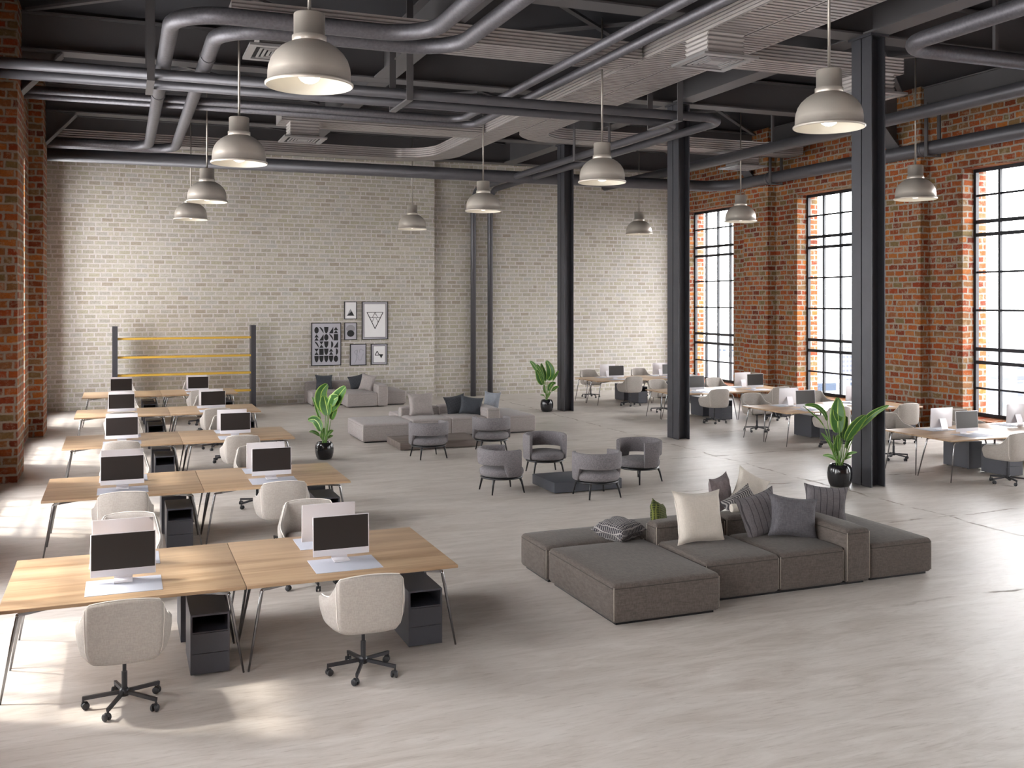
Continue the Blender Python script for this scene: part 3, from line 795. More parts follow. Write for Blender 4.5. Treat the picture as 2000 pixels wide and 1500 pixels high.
for block, x0, rows, bn in (('left', -.9, rows_l, 'on the left'), ('window', 13.45, rows_r, 'by the windows')):
    for Y, rn in rows:
        for h, hn in ((0, 'left'), (1, 'right')):
            X = x0 + 1.9 * h
            w = '%s desk, %s %s' % (hn, rn, bn)
            put(desk0, (X, Y, 0), 0, 'long oak-topped bench desk with slim metal legs, ' + w, 'desk', 'oak bench desks ' + bn)
            jr = rnd.uniform(-.05, .05)
            put(chair0, (X + .93, Y - 1.17, 0), jr if Y > 10 else 0, 'cream fabric swivel chair on the near side of ' + w, 'chair', 'cream office chairs ' + bn)
            put(chair0, (X + .97, Y + 1.62, 0), PI + rnd.uniform(-.12, .12), 'cream fabric swivel chair on the far side of ' + w, 'chair', 'cream office chairs ' + bn)
            put(mat0, (X + .93, Y - .425, .74), 0, 'grey desk mat at the near edge of ' + w, 'desk mat', 'grey desk mats ' + bn)
            put(mat0, (X + .94, Y + .475, .74), 0, 'grey desk mat at the far edge of ' + w, 'desk mat', 'grey desk mats ' + bn)
            put(mon0, (X + .925, Y - .275, .744), 0, 'white monitor, dark screen facing the camera, on ' + w, 'monitor', 'white monitors ' + bn)
            put(mon0, (X + .925, Y + .325, .744), PI, 'white monitor seen from its back, on ' + w, 'monitor', 'white monitors ' + bn)
            put(ped0, (X + 1.61, Y - .425, 0), 0, 'dark drawer pedestal under the near side of ' + w, 'cabinet', 'dark drawer pedestals ' + bn)
            put(ped0, (X + 1.58, Y + .46, 0), PI, 'dark drawer pedestal under the far side of ' + w, 'cabinet', 'dark drawer pedestals ' + bn)

# ------------------------------------------------------------------ shelf rack at the pale wall
r = empty('open_shelf_rack', (1.77, 30.6, 0), 0, 'tall open rack with dark posts and thin ochre shelves before the pale wall', 'rack')
MB().box(-1.985, -1.84, -.21, .22, 0, 2.45).build('post', MAT['steel'], r)
MB().box(1.855, 1.99, -.21, .22, 0, 2.45).build('post', MAT['steel'], r)
for z_ in (2.09, 1.555, 1.04, .51):
    MB().box(-1.84, 1.855, -.13, .13, z_ - .03, z_ + .025).build('shelf', MAT['yellow'], r)

# ------------------------------------------------------------------ framed prints
def frame(x0, x1, z0, z1, label, mat_in, passe=0., paper='paper'):
    r = empty('framed_print', ((x0 + x1) / 2, YB - .03, (z0 + z1) / 2), 0, label, 'picture', 'framed prints on the pale wall')
    hx, hz = (x1 - x0) / 2, (z1 - z0) / 2; t = .022; f = MB()
    f.box(-hx, hx, -.015, .03, hz - t, hz); f.box(-hx, hx, -.015, .03, -hz, -hz + t); f.box(-hx, -hx + t, -.015, .03, -hz + t, hz - t); f.box(hx - t, hx, -.015, .03, -hz + t, hz - t)
    f.build('frame', MAT['frameblk'], r)
    MB().box(-hx + t, hx - t, -.004, .03, -hz + t, hz - t).build('print', MAT[mat_in], r)
    if passe:
        p = passe; g = MB(); a, c = hx - t - p, hz - t - p
        MB().box(-a - .012, a + .012, -.010, -.004, -c - .012, c + .012).build('inner_border', MAT['frameblk'], r)
        MB().box(-a, a, -.014, -.010, -c, c).build('sheet', MAT[paper], r)
    return r, hx, hz
def tri(b, p, y): b.add([(x, y, z) for x, z in p] + [(x, y + .002, z) for x, z in p], [(0, 1, 2), (5, 4, 3), (0, 3, 4, 1), (1, 4, 5, 2), (2, 5, 3, 0)])
def ngon(b, cx, cz, rx, rz_, y, a0=0., a1=2 * PI, n=20):
    pts = [(cx + rx * math.cos(a0 + (a1 - a0) * k / n), cz + rz_ * math.sin(a0 + (a1 - a0) * k / n)) for k in range(n + 1)]
    b.prism([(p[0], p[1]) for p in pts][:n if a1 - a0 > 6.2 else None], y, y + .002, 'y')
r, hx, hz = frame(5.54, 6.475, 1.145, 2.49, 'largest framed print with a grid of black geometric shapes', 'papergrey')
b = MB(); yy = -.007; cw, ch = .148, .215
for i in range(5):
    for j in range(5):
        cx, cz = -.305 + i * .152, .44 - j * .225; k = (i * 3 + j * 5 + i * j) % 7; q, s_ = .068, .1
        if (i, j) in ((0, 0), (2, 1), (4, 4)): ngon(b, cx, cz, q, s_, yy)
        elif k == 0: b.box(cx - q, cx + q, yy, yy + .002, cz - s_, cz + s_)
        elif k == 1: tri(b, [(cx - q, cz + s_), (cx + q, cz + s_), (cx, cz)], yy); tri(b, [(cx - q, cz - s_), (cx, cz), (cx + q, cz - s_)], yy)
        elif k == 2: tri(b, [(cx - q, cz - s_), (cx + q, cz - s_), (cx + q, cz + s_)], yy)
        elif k == 3: ngon(b, cx - q, cz - s_, 2 * q, 2 * s_, yy, 0, PI / 2)
        elif k == 4: ngon(b, cx, cz, q, s_, yy, -PI / 2, PI / 2)
        elif k == 5: tri(b, [(cx - q, cz - s_), (cx + q, cz - s_), (cx, cz)], yy); tri(b, [(cx - q, cz), (cx + q, cz), (cx, cz + s_)], yy)
        else: ngon(b, cx, cz + s_, q, 2 * s_, yy, PI, 2 * PI)
b.build('geometric_pattern', MAT['ink'], r)
r, hx, hz = frame(6.575, 6.975, 2.595, 3.155, 'small framed print with a black and grey triangle, top of the group', 'paper')
b = MB(); tri(b, [(-.12, -.17), (.12, -.17), (0, .05)], -.007); b.build('grey_triangle', MAT['inkgrey'], r)
b = MB(); tri(b, [(-.12, -.17), (.12, -.17), (.035, -.03)], -.009); b.build('black_triangle', MAT['ink'], r)
r, hx, hz = frame(6.575, 6.978, 1.94, 2.49, 'small framed print with a black disc below a grey disc', 'papergrey')
b = MB(); ngon(b, 0, .08, .14, .12, -.007, n=32); b.build('grey_disc', MAT['inkgrey'], r)
b = MB(); ngon(b, 0, -.07, .115, .105, -.009, n=32); b.build('black_disc', MAT['ink'], r)
r, hx, hz = frame(7.14, 7.983, 1.945, 3.155, 'large white framed print with an inverted line triangle', 'papergrey', .055)
b = MB()
def ln(p, q, w=.014): b.tube([(p[0], -.016, p[1]), (q[0], -.016, q[1])], 0, sq=(.003, w))
A, B_, D_ = (-.26, .26), (.26, .26), (0, -.26)
for p, q, w in ((A, B_, .014), (A, D_, .022), (B_, D_, .022), ((-.17, .09), (.17, .09), .012), ((0, .26), (-.09, .09), .013), ((0, .26), (.09, .09), .013), ((-.03, .09), (-.1, -.06), .012), ((.03, .09), (.1, -.06), .012), ((-.03, .2), (.03, .2), .01)): ln(p, q, w)
b.build('line_triangle', MAT['ink'], r)
r, hx, hz = frame(6.76, 7.28, 1.13, 1.81, 'grey framed print with a thin continuous line drawing', 'papergrey')
b = MB(); L = cat([(-.12, 0, -.28), (-.06, 0, -.14), (-.07, 0, .0), (-.13, 0, .08), (-.10, 0, .12), (-.03, 0, .15), (-.02, 0, .08), (-.05, 0, .02), (.0, 0, -.04), (-.01, 0, -.10), (.04, 0, -.17), (.10, 0, -.15), (.13, 0, -.04), (.17, 0, .03)], 5)
b.tube([(p.x, -.008, p.z) for p in L], .004, 5)
L = cat([(.06, 0, .06), (.04, 0, .12), (.08, 0, .18), (.14, 0, .14), (.18, 0, .12)], 5); b.tube([(p.x, -.008, p.z) for p in L], .004, 5)
b.build('line_drawing', MAT['inkgrey'], r)
r, hx, hz = frame(7.435, 7.967, 1.137, 1.805, 'framed print with two small triangles, one filled black, one outlined', 'papergrey', .055)
b = MB(); tri(b, [(-.01, .0), (.13, .0), (.06, -.13)], -.017)
ln((-.14, -.03), (.0, -.03), .022); ln((-.14, -.03), (-.07, .1), .022); ln((-.07, .1), (.0, -.03), .022)
b.build('triangle_pair', MAT['ink'], r)

# ================================================================== sofas
def piping(parent, x0, x1, y0, y1, z, rr, mat, front=True):
    P = []
    for cx, cy, a in ((x1 - rr, y1 - rr, 0), (x0 + rr, y1 - rr, 90), (x0 + rr, y0 + rr, 180), (x1 - rr, y0 + rr, 270)):
        for k in range(5):
            t = math.radians(a + 90 * k / 4); P.append((cx + rr * math.cos(t), cy + rr * math.sin(t), z))
    P.append(P[0]); b = MB(); b.tube(P, .0055, 6, False); return b.build('piping', mat, parent)
def block(parent, name, x0, x1, y0, y1, z0, z1, fab, pm, r=.045, puff=.018):
    o = MB().rbox(x0, x1, y0, y1, z0, z1, r, puff, 3, 6, side=.006).build(name, MAT[fab], parent)
    q = .006
    piping(o, x0 + q - .006, x1 - q + .006, y0 + q - .006, y1 - q + .006, z1 - .045, .045, MAT[pm + '2'])
    # vertical corner seams
    b = MB()
    for (x, y) in ((x0, y0), (x1, y0), (x0, y1), (x1, y1)):
        cx = x + (.009 if x == x0 else -.009); cy = y + (.009 if y == y0 else -.009)
        b.tube([(cx, cy, z0 + .03), (cx, cy, z1 - .035)], .005, 6)
    b.build('corner_seam', MAT[pm], o)
    return o
def thingblock(kind, ox, oy, x0, x1, y0, y1, z1, fab, pm, label, group):
    cx, cy = (x0 + x1) / 2, (y0 + y1) / 2
    r = empty(kind, (ox + cx, oy + cy, 0), 0, label, 'ottoman', group)
    block(r, 'cushion_block', x0 - cx, x1 - cx, y0 - cy, y1 - cy, .025, z1, fab, pm)
    MB().box(x0 - cx + .05, x1 - cx - .05, y0 - cy + .05, y1 - cy - .05, 0, .026).build('plinth', MAT['blackmetal'], r)
    return r
def sofa_group(ox, oy, fab, pm, cn, where, back_ott=True):
    g = cn + ' modular sofa pieces ' + where
    thingblock('ottoman', ox, oy, 4.46, 5.675, 8.64, 10.22, .41, fab, pm, 'large low %s ottoman at the left front of the %s' % (cn, where), g)
    if back_ott: thingblock('ottoman', ox, oy, 4.44, 5.67, 10.25, 11.0, .41, fab, pm, 'narrow %s ottoman behind the large one in the %s' % (cn, where), g)
    thingblock('ottoman', ox, oy, 7.87, 8.78, 8.98, 10.75, .42, fab, pm, 'long %s ottoman at the right end of the %s' % (cn, where), g)
    r = empty('modular_sofa', (ox + 6.7, oy + 9.6, 0), 0, '%s two seat modular sofa with low back and right armrest, %s' % (cn, where), 'sofa', g)
    X, Y = -6.7, -9.6
    block(r, 'seat', 5.705 + X, 6.63 + X, 8.95 + Y, 9.97 + Y, .025, .43, fab, pm)
    block(r, 'seat', 6.645 + X, 7.51 + X, 8.96 + Y, 9.97 + Y, .025, .43, fab, pm)
    block(r, 'backrest', 5.70 + X, 6.63 + X, 9.985 + Y, 10.23 + Y, .025, .615, fab, pm)
    block(r, 'backrest', 6.645 + X, 7.85 + X, 9.985 + Y, 10.28 + Y, .025, .625, fab, pm)
    block(r, 'armrest', 7.525 + X, 7.85 + X, 8.94 + Y, 9.97 + Y, .025, .62, fab, pm)
    block(r, 'rear_seat', 5.70 + X, 7.85 + X, 10.29 + Y, 11.15 + Y, .025, .42, fab, pm)
    MB().box(5.75 + X, 7.8 + X, 9.0 + Y, 11.1 + Y, 0, .026).build('plinth', MAT['blackmetal'], r)
sofa_group(0, 0, 'brown', 'brownpipe', 'dark brown', 'front seating island')
sofa_group(.56, 13.2, 'lgrey', 'lgreypipe', 'light grey', 'middle seating island', False)
# sofa at the pale wall
r = empty('modular_sofa', (6.4, 30.3, 0), 0, 'light grey modular sofa with chaise standing against the pale wall under the prints', 'sofa')
X, Y = -6.4, -30.3
block(r, 'seat', 5.36 + X, 6.23 + X, 30.05 + Y, 30.88 + Y, .025, .43, 'lgrey', 'lgreypipe')
block(r, 'chaise', 6.245 + X, 7.16 + X, 29.2 + Y, 30.88 + Y, .025, .43, 'lgrey', 'lgreypipe')
block(r, 'armrest', 7.175 + X, 7.48 + X, 29.2 + Y, 30.88 + Y, .025, .65, 'lgrey', 'lgreypipe')
block(r, 'backrest', 5.32 + X, 7.48 + X, 30.89 + Y, 31.15 + Y, .025, .66, 'lgrey', 'lgreypipe')
MB().box(5.4 + X, 7.4 + X, 30.1 + Y, 31.1 + Y, 0, .026).build('plinth', MAT['blackmetal'], r)
thingblock('ottoman', 0, 0, 7.50, 8.15, 29.6, 31.1, .42, 'lgrey', 'lgreypipe', 'light grey ottoman right of the sofa against the pale wall', 'light grey sofa pieces by the pale wall')

def pillow(label, loc, w, h, t, rot, fab, group, flat=0., seed=0):
    """soft square cushion: local x right, y up, z thickness"""
    R = random.Random(seed); ph = [R.uniform(0, 6) for _ in range(6)]
    b = MB(); n = 22
    def surf(sgn):
        def f(u, v):
            a, c = 2 * u - 1, 2 * v - 1
            pin = .10
            x = a * (1 - pin * (1 - a * a) * 0 - pin * (1 - c * c) ** 1.0 * (abs(a) ** 2)) ; y = c * (1 - pin * (1 - a * a) * (abs(c) ** 2))
            x *= 1 + .05 * abs(a) ** 4 * abs(c) ** 4; y *= 1 + .05 * abs(a) ** 4 * abs(c) ** 4
            th = ((1 - a ** 4) * (1 - c ** 4)) ** .55
            wr = .025 * math.sin(7 * a + ph[0] + 2 * c) * math.sin(5 * c + ph[1]) + .03 * math.sin(16 * a * abs(c) + ph[2]) * abs(c) + .03 * math.sin(15 * c * abs(a) + ph[3]) * abs(a)
            z = sgn * t / 2 * (th * (1 + wr * 2.2) + .02)
            return (x * w / 2, y * h / 2, z)
        return f
    b.grid(surf(1), n, n, True); b.grid(surf(-1), n, n, True)
    o = b.build('cushion', MAT[fab]); 
    # edge seam
    E = [surf(0)(k / n, 0) for k in range(n)] + [surf(0)(1, k / n) for k in range(n)] + [surf(0)(1 - k / n, 1) for k in range(n)] + [surf(0)(0, 1 - k / n) for k in range(n)]
    E.append(E[0]); s = MB().tube(E, .005, 6, False).build('edge_seam', MAT[fab], o)
    o.location = loc; o.rotation_euler = Euler(tuple(math.radians(a) for a in rot), 'XYZ')
    tag(o, label, 'cushion', group); return o
D = math.radians
g1 = 'cushions on the front sofa'
pillow('large cream cushion leaning on the front brown sofa back', (6.13, 9.77, .71), .62, .58, .21, (74, 3, 3), 'p_white', g1, seed=1)
pillow('grey cushion with dark pinstripes leaning left of the slate one', (6.98, 9.79, .67), .55, .51, .17, (72, -10, 4), 'p_stripe', g1, seed=2)
pillow('slate grey plain cushion in the armrest corner of the front sofa', (7.27, 9.56, .665), .57, .47, .20, (70, 8, -16), 'p_grey', g1, seed=3)
pillow('grey pinstriped cushion behind the armrest on the right ottoman', (8.10, 10.02, .655), .52, .46, .18, (80, 5, -24), 'p_stripe', g1, seed=4)
pillow('black and white waffle cushion lying flat on the brown ottomans', (5.40, 10.32, .515), .46, .44, .22, (4, -3, 25), 'p_knit', g1, seed=5)
pillow('green and black knit cushion peeking out behind the cream cushion', (5.98, 10.42, .60), .36, .34, .14, (80, 20, 40), 'p_green', g1, seed=6)
pillow('cream cushion tilted on its corner behind the front sofa back', (7.70, 11.02, .70), .46, .44, .15, (68, 28, -12), 'p_white', g1, seed=7)
pillow('dark zigzag patterned cushion under the tilted cream one', (7.35, 10.72, .60), .50, .30, .15, (55, -22, 8), 'p_zig', g1, seed=8)
pillow('brown cushion standing at the very back of the front sofa', (7.28, 11.08, .66), .46, .46, .17, (82, -4, 30), 'p_brown', g1, seed=9)
o = MB().tube([(-.16, 0, 0), (-.15, 0, 0), (.15, 0, 0), (.16, 0, 0)], [.045, .053, .053, .045], 20).build('bolster_cushion', MAT['p_white']); o.location = (6.98, 10.14, .682); o.rotation_euler = (0, 0, -.1)
tag(o, 'small cream roll cushion lying on top of the front sofa back', 'cushion', g1)
g2 = 'cushions on the middle sofa'; ox, oy = .56, 13.2
pillow('pinkish grey large cushion on the middle light grey sofa', (6.13 + ox, 9.77 + oy, .70), .62, .55, .19, (74, 0, 3), 'lgrey', g2, seed=11)
pillow('black textured cushion leaning on the middle sofa back', (7.02 + ox, 9.80 + oy, .65), .52, .46, .17, (72, -8, 4), 'p_darkknit', g2, seed=12)
pillow('dark slate cushion in the armrest corner of the middle sofa', (7.33 + ox, 9.56 + oy, .64), .54, .44, .17, (70, 8, -14), 'p_dark', g2, seed=13)
pillow('blue grey cushion behind the armrest of the middle sofa', (8.02 + ox, 10.0 + oy, .66), .44, .50, .18, (80, 3, -50), 'p_blue', g2, seed=14)
g3 = 'cushions on the wall sofa'
pillow('black cushion on the left seat of the wall sofa', (5.85, 30.72, .66), .52, .46, .17, (76, 2, 4), 'p_dark', g3, seed=15)
pillow('black textured cushion in the middle of the wall sofa', (6.85, 30.5, .66), .52, .44, .17, (74, -12, -6), 'p_darkknit', g3, seed=16)
pillow('light grey cushion leaning on the armrest of the wall sofa', (7.02, 29.9, .68), .48, .50, .17, (78, 10, -42), 'lgrey', g3, seed=17)

# ------------------------------------------------------------------ low tables
r = empty('low_table', (7.25, 15.42, 0), 0, 'low square slate table between the round armchairs', 'table')
MB().rbox(-.62, .62, -.47, .47, .015, .185, .004, n=1, mid=1).build('slab', MAT['slate'], r); MB().box(-.5, .5, -.4, .4, 0, .016).build('plinth', MAT['blackmetal'], r)
r = empty('low_table', (6.42, 21.02, 0), 0, 'low dark wooden platform table before the middle sofa', 'table')
MB().rbox(-.91, .91, -.57, .57, .015, .165, .004, n=1, mid=1).build('slab', MAT['darkwood'], r); MB().box(-.8, .8, -.5, .5, 0, .016).build('plinth', MAT['blackmetal'], r)

# ------------------------------------------------------------------ round armchairs
def make_armchair():
    r = empty('armchair', (0, 0, 0), 0)            # faces +x
    fab = MAT['agrey']
    seat = MB().lathe([(.001, .27), (.30, .27), (.345, .28), (.365, .31), (.37, .35), (.36, .385), (.33, .41), (.25, .428), (.12, .436), (.001, .438)], 44).build('seat', fab, r)
    half = math.radians(122); n = 60
    def bk(u, v):
        a = PI + (u * 2 - 1) * half; fr = abs(u * 2 - 1)
        zt = .735 - .012 * fr
        # lower edge: band floats over the seat at the back and reaches the seat base at the tips
        k = max(0., min(1., (fr - .60) / .06)); k = k * k * (3 - 2 * k)
        zb = .475 * (1 - k) + .285 * k
        ro, ri = .40, .335
        prof = [(ri + .012, zb), (ro - .012, zb), (ro, zb + .015), (ro + .006, (zb + zt) / 2), (ro + .004, zt - .02), (ro - .010, zt - .003), ((ro + ri) / 2, zt), (ri + .01, zt - .003), (ri, zt - .02), (ri, (zb + zt) / 2), (ri, zb + .015)]
        p = prof[int(round(v * 11)) % 11]
        return (p[0] * math.cos(a), p[0] * math.sin(a), p[1])
    b = MB(); b.grid(bk, n, 11, True)
    for u in (0, 1): b.add([bk(u, j / 11) for j in range(11)], [tuple(range(11))], False)
    bo = b.build('backrest', fab, r)
    MB().tube([Vector(bk(k / n, 0)) * 1.0 for k in range(n + 1)], .004, 6).build('edge_piping', fab, bo)
    MB().lathe([(.30, .238), (.352, .24), (.358, .25), (.352, .268), (.30, .27), (.001, .27)], 40).build('seat_ring', MAT['blackmetal'], r)
    for a in (45, 135, 225, 315):
        t = math.radians(a); c, s_ = math.cos(t), math.sin(t)
        MB().tube([(.31 * c, .31 * s_, .262), (.335 * c, .335 * s_, .235), (.36 * c, .36 * s_, .18), (.405 * c, .405 * s_, 0)], [.024, .024, .018, .012], 10).build('leg', MAT['blackmetal'], r)
    return r
ac = make_armchair()
for i, (x, y, a, l) in enumerate(((5.92, 15.52, 2, 'grey round-backed armchair left of the slate table, seen from its back'), (7.28, 16.85, -98, 'grey round-backed armchair behind the slate table facing the camera'),
                   (7.22, 14.58, 92, 'grey round-backed armchair nearest the camera, back turned'), (8.50, 15.50, -162, 'grey round-backed armchair right of the slate table facing left'),
                   (5.82, 19.42, 95, 'grey round-backed armchair in front of the dark wooden platform table'), (7.30, 19.75, 80, 'grey round-backed armchair behind the left one, right of the wooden table'))):
    if i == 0: o = ac; o.location = (x, y, 0); o.rotation_euler = (0, 0, D(a)); tag(o, l, 'armchair', 'grey round-backed armchairs')
    else: dup(ac, (x, y, 0), D(a), l)

# ================================================================== plants
SR = Vector((math.cos(math.radians(-21.48)), math.sin(math.radians(-21.48)), 0)); SF = Vector((math.sin(math.radians(21.48)), math.cos(math.radians(21.48)), 0))
def leaf(parent, pts, width, depth, stem, fold=.25, curl=0.):
    """pts: list of (right, up) in metres above the floor for the blade from base to tip; depth: (start, end) in metres away from the viewer"""
    P = cat([(a, depth[0] + (depth[1] - depth[0]) * k / (len(pts) - 1), z) for k, (a, z) in enumerate(pts)], 6); m = len(P)
    vs = []; fs = []; at = []; nc = 9
    for i, p in enumerate(P):
        t = i / (m - 1); w = width * .62 * (math.sin(PI * min(1, t * .93 + .05)) ** .62) * (1 - .25 * t)
        if i in (m - 1,): w = .002
        tan = (P[min(i + 1, m - 1)] - P[max(i - 1, 0)]).normalized()
        side = tan.cross(Vector((curl, -1, .15))).normalized()
        nrm = side.cross(tan).normalized()
        for k in range(nc):
            s_ = 2 * k / (nc - 1) - 1
            q = p + side * w * s_ + nrm * (-w * fold * (1 - abs(s_)) + .006 * math.sin(t * 40 + k) * abs(s_))
            vs.append(q); at.append((s_, t, 0))
    for i in range(m - 1):
        for k in range(nc - 1):
            a = i * nc + k; fs.append((a, a + 1, a + nc + 1, a + nc))
    M = Matrix(((SR.x, SF.x, 0, 0), (SR.y, SF.y, 0, 0), (0, 0, 1, 0), (0, 0, 0, 1)))
    b = MB(); b.add(vs, fs, True, M); o = b.build('leaf', MAT['leaf'], parent, False)
    A = o.data.attributes.new('lf', 'FLOAT_VECTOR', 'POINT')
    for i, v in enumerate(at): A.data[i].vector = v
    o.modifiers.new('t', 'SOLIDIFY').thickness = .003
    S = cat([(a, d, z) for a, d, z in stem] + [(P[0].x, P[0].y, P[0].z), tuple(P[3])], 5)
    rr = [.011 - .007 * k / (len(S) - 1) for k in range(len(S))]
    MB().tube([M @ q for q in S], rr, 8).build('leaf_stem', MAT['stem'], o)
def plant(loc, s, label, leaves, seed):
    r = empty('potted_plant', loc, 0, label, 'plant', 'banana plants in black pots'); R = random.Random(seed)
    prof = [(.001, 0), (.10, 0), (.14, .012), (.165, .06), (.182, .14), (.185, .21), (.176, .28), (.155, .33), (.140, .345), (.130, .34), (.128, .30)]
    MB().lathe([(a * s, z * s) for a, z in prof], 48).build('pot', MAT['pot'], r)
    MB().cyl(0, 0, .28 * s, .315 * s, .129 * s, 32).build('soil', MAT['soil'], r)
    for (pts, w, st) in leaves:
        d0 = R.uniform(-.06, .06); d1 = d0 + R.uniform(-.22, .22)
        if pts[-1][0] > .3: d0, d1 = -.06, -.30
        leaf(r, pts, w, (d0, d1), [(R.uniform(-.05, .05), R.uniform(-.04, .04), .31 * s)] + [(a, d0 * .6, z) for a, z in st], R.uniform(.12, .3), R.uniform(-.4, .4))
def conv(L, sc, x0, z0, top):
    out = []
    for pts, w, st in L:
        f = lambda q: ((q[0] - x0) / sc, (z0 - q[1]) / sc + top)
        out.append(([f(q) for q in pts], w / sc, [f(q) for q in st]))
    return out
A_ = [([(540, 715), (535, 560), (538, 400), (545, 268)], 185, [(548, 1000), (545, 850)]), ([(545, 560), (548, 450), (560, 350), (560, 255)], 130, [(565, 950)]),
      ([(412, 560), (370, 455), (260, 365), (110, 352)], 60, [(500, 1000), (440, 760)]), ([(365, 640), (310, 550), (210, 460), (108, 372)], 18, [(500, 1040), (430, 820)]),
      ([(640, 820), (690, 690), (760, 560), (835, 458)], 150, [(600, 1060), (622, 930)]), ([(610, 800), (640, 700), (680, 600), (715, 520)], 110, [(590, 1060), (605, 930)]),
      ([(760, 700), (860, 560), (980, 430), (1135, 330)], 85, [(620, 1060), (700, 880)]), ([(555, 965), (540, 900), (535, 820), (530, 738)], 95, [(560, 1060)]),
      ([(665, 935), (690, 865), (740, 825), (800, 812)], 55, [(620, 1100), (650, 1000)]), ([(650, 1040), (680, 1000), (720, 975), (762, 965)], 36, [(620, 1110)]),
      ([(635, 1075), (660, 1045), (700, 1025)], 30, [(615, 1120)]), ([(525, 1085), (490, 1050), (450, 1042), (408, 1052)], 45, [(530, 1130)]),
      ([(515, 1030), (480, 930), (430, 830), (345, 728)], 48, [(535, 1110)]), ([(545, 1030), (520, 970), (505, 900), (480, 745)], 60, [(555, 1110)])]
plant((11.44, 13.78, 0), 1.12, 'banana plant in glossy black pot beside the nearest steel column', conv(A_, 777., 570., 1135., .385), 3)
B_ = [([(1300, 375), (1262, 290), (1262, 200), (1310, 130)], 105, [(1296, 560), (1300, 450)]), ([(1325, 400), (1312, 340), (1300, 280), (1290, 225)], 110, [(1310, 540)]),
      ([(1350, 360), (1385, 290), (1440, 210), (1505, 135)], 110, [(1315, 560), (1330, 440)]), ([(1340, 310), (1370, 270), (1400, 245), (1440, 225)], 95, [(1325, 520), (1335, 400)]),
      ([(1350, 440), (1365, 400), (1390, 350), (1410, 310)], 60, [(1325, 590), (1340, 500)]), ([(1250, 440), (1225, 380), (1200, 310), (1165, 250)], 30, [(1285, 600), (1265, 510)]),
      ([(1262, 540), (1235, 480), (1190, 445), (1132, 455)], 75, [(1280, 610)]), ([(1250, 585), (1230, 560), (1200, 542), (1172, 540)], 28, [(1275, 625)]),
      ([(1320, 590), (1335, 560), (1350, 545), (1370, 540)], 34, [(1310, 625)]), ([(1330, 605), (1345, 590), (1372, 582)], 22, [(1312, 630)]), ([(1277, 620), (1268, 590), (1268, 560), (1275, 525)], 38, [(1285, 632)])]
plant((3.81, 19.96, 0), 1.0, 'banana plant in glossy black pot right of the left desk rows', conv(B_, 443., 1293., 640., .345), 5)
C_ = [([(1465, 268), (1500, 200), (1490, 110), (1445, 20)], 105, [(1455, 470), (1460, 370)]), ([(1400, 332), (1370, 270), (1345, 200), (1310, 138)], 90, [(1445, 480), (1425, 400)]),
      ([(1345, 170), (1310, 120), (1270, 60), (1230, 25)], 55, [(1445, 480), (1400, 300)]), ([(1432, 280), (1420, 200), (1395, 120), (1378, 55)], 60, [(1450, 420)]), ([(1400, 220), (1370, 150), (1340, 100), (1320, 65)], 50, [(1440, 440), (1420, 320)]),
      ([(1480, 412), (1490, 360), (1520, 320), (1568, 308)], 60, [(1455, 500)]), ([(1515, 412), (1540, 380), (1570, 355), (1600, 348)], 40, [(1460, 505), (1490, 450)]),
      ([(1530, 275), (1555, 220), (1580, 170), (1600, 138)], 32, [(1460, 500), (1510, 350)]), ([(1430, 440), (1420, 390), (1418, 330)], 32, [(1445, 500)]),
      ([(1415, 475), (1395, 460), (1362, 455)], 20, [(1440, 515)]), ([(1455, 500), (1470, 470), (1500, 430)], 34, [(1450, 520)])]
plant((11.38, 26.2, 0), 1.0, 'small looking banana plant in black pot beside the farthest column', conv(C_, 455., 1450., 525., .345), 8)

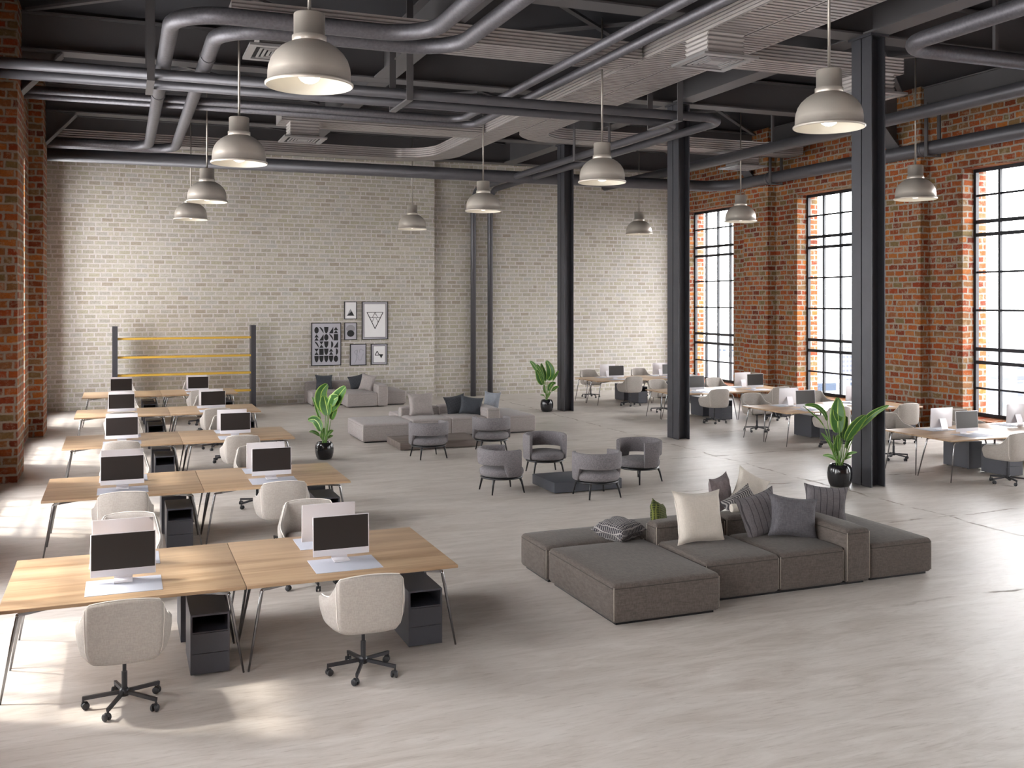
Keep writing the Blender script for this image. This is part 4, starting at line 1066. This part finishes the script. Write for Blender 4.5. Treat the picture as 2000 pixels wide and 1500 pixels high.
# ================================================================== light and camera
sun = bpy.data.lights.new('sun', 'SUN'); sun.energy = 4.8; sun.angle = math.radians(3.0); sun.color = (1, .93, .84)
so = bpy.data.objects.new('sun', sun); C.objects.link(so)
so.rotation_euler = Vector((.635, -.34, -1.)).to_track_quat('-Z', 'Y').to_euler()
W = bpy.data.worlds.new('world'); bpy.context.scene.world = W; W.use_nodes = True
nt = W.node_tree; bg = nt.nodes['Background']
tc = nt.nodes.new('ShaderNodeTexCoord'); sp = nt.nodes.new('ShaderNodeSeparateXYZ'); nt.links.new(tc.outputs['Generated'], sp.inputs[0])
rp = nt.nodes.new('ShaderNodeValToRGB'); nt.links.new(sp.outputs[2], rp.inputs[0])
rp.color_ramp.elements[0].position = .0; rp.color_ramp.elements[0].color = (1, .968, .965, 1)
rp.color_ramp.elements[1].position = .6; rp.color_ramp.elements[1].color = (.97, .955, 1, 1)
nt.links.new(rp.outputs[0], bg.inputs[0]); bg.inputs[1].default_value = 18.
for sx in (0, 1):
    for (a, c) in (OPEN if sx else OPEN_L):
        L = bpy.data.lights.new('window_portal', 'AREA'); L.shape = 'RECTANGLE'; L.size = c - a; L.size_y = ZH - ZS
        L.cycles.is_portal = True
        o = bpy.data.objects.new('window_portal', L); C.objects.link(o)
        o.location = (19.3 if sx else -2.48, (a + c) / 2, (ZH + ZS) / 2)
        o.rotation_euler = Vector((-1 if sx else 1, 0, 0)).to_track_quat('-Z', 'Z').to_euler()
L = bpy.data.lights.new('end_portal', 'AREA'); L.shape = 'RECTANGLE'; L.size = 22; L.size_y = 8.5; L.cycles.is_portal = True
o = bpy.data.objects.new('end_portal', L); C.objects.link(o); o.location = (8.4, -6.05, 4.25); o.rotation_euler = (PI / 2, 0, 0)
cam = bpy.data.cameras.new('camera'); cam.lens = 35; cam.sensor_width = 36; cam.shift_y = -(750 - 588) / 2000; cam.clip_end = 5000
co = bpy.data.objects.new('camera', cam); C.objects.link(co); co.location = (0, 0, 3.17); co.rotation_euler = (PI / 2, 0, -math.atan(765 / 1944.44))
S = bpy.context.scene; S.camera = co
S.view_settings.view_transform = 'Standard'; S.view_settings.look = 'None'; S.view_settings.gamma = 1; S.view_settings.exposure = .22
S.cycles.max_bounces = 7; S.cycles.diffuse_bounces = 5; S.cycles.glossy_bounces = 3; S.cycles.transparent_max_bounces = 12
S.cycles.sample_clamp_indirect = 6.; S.cycles.caustics_reflective = False; S.cycles.caustics_refractive = False
S.cycles.use_denoising = True
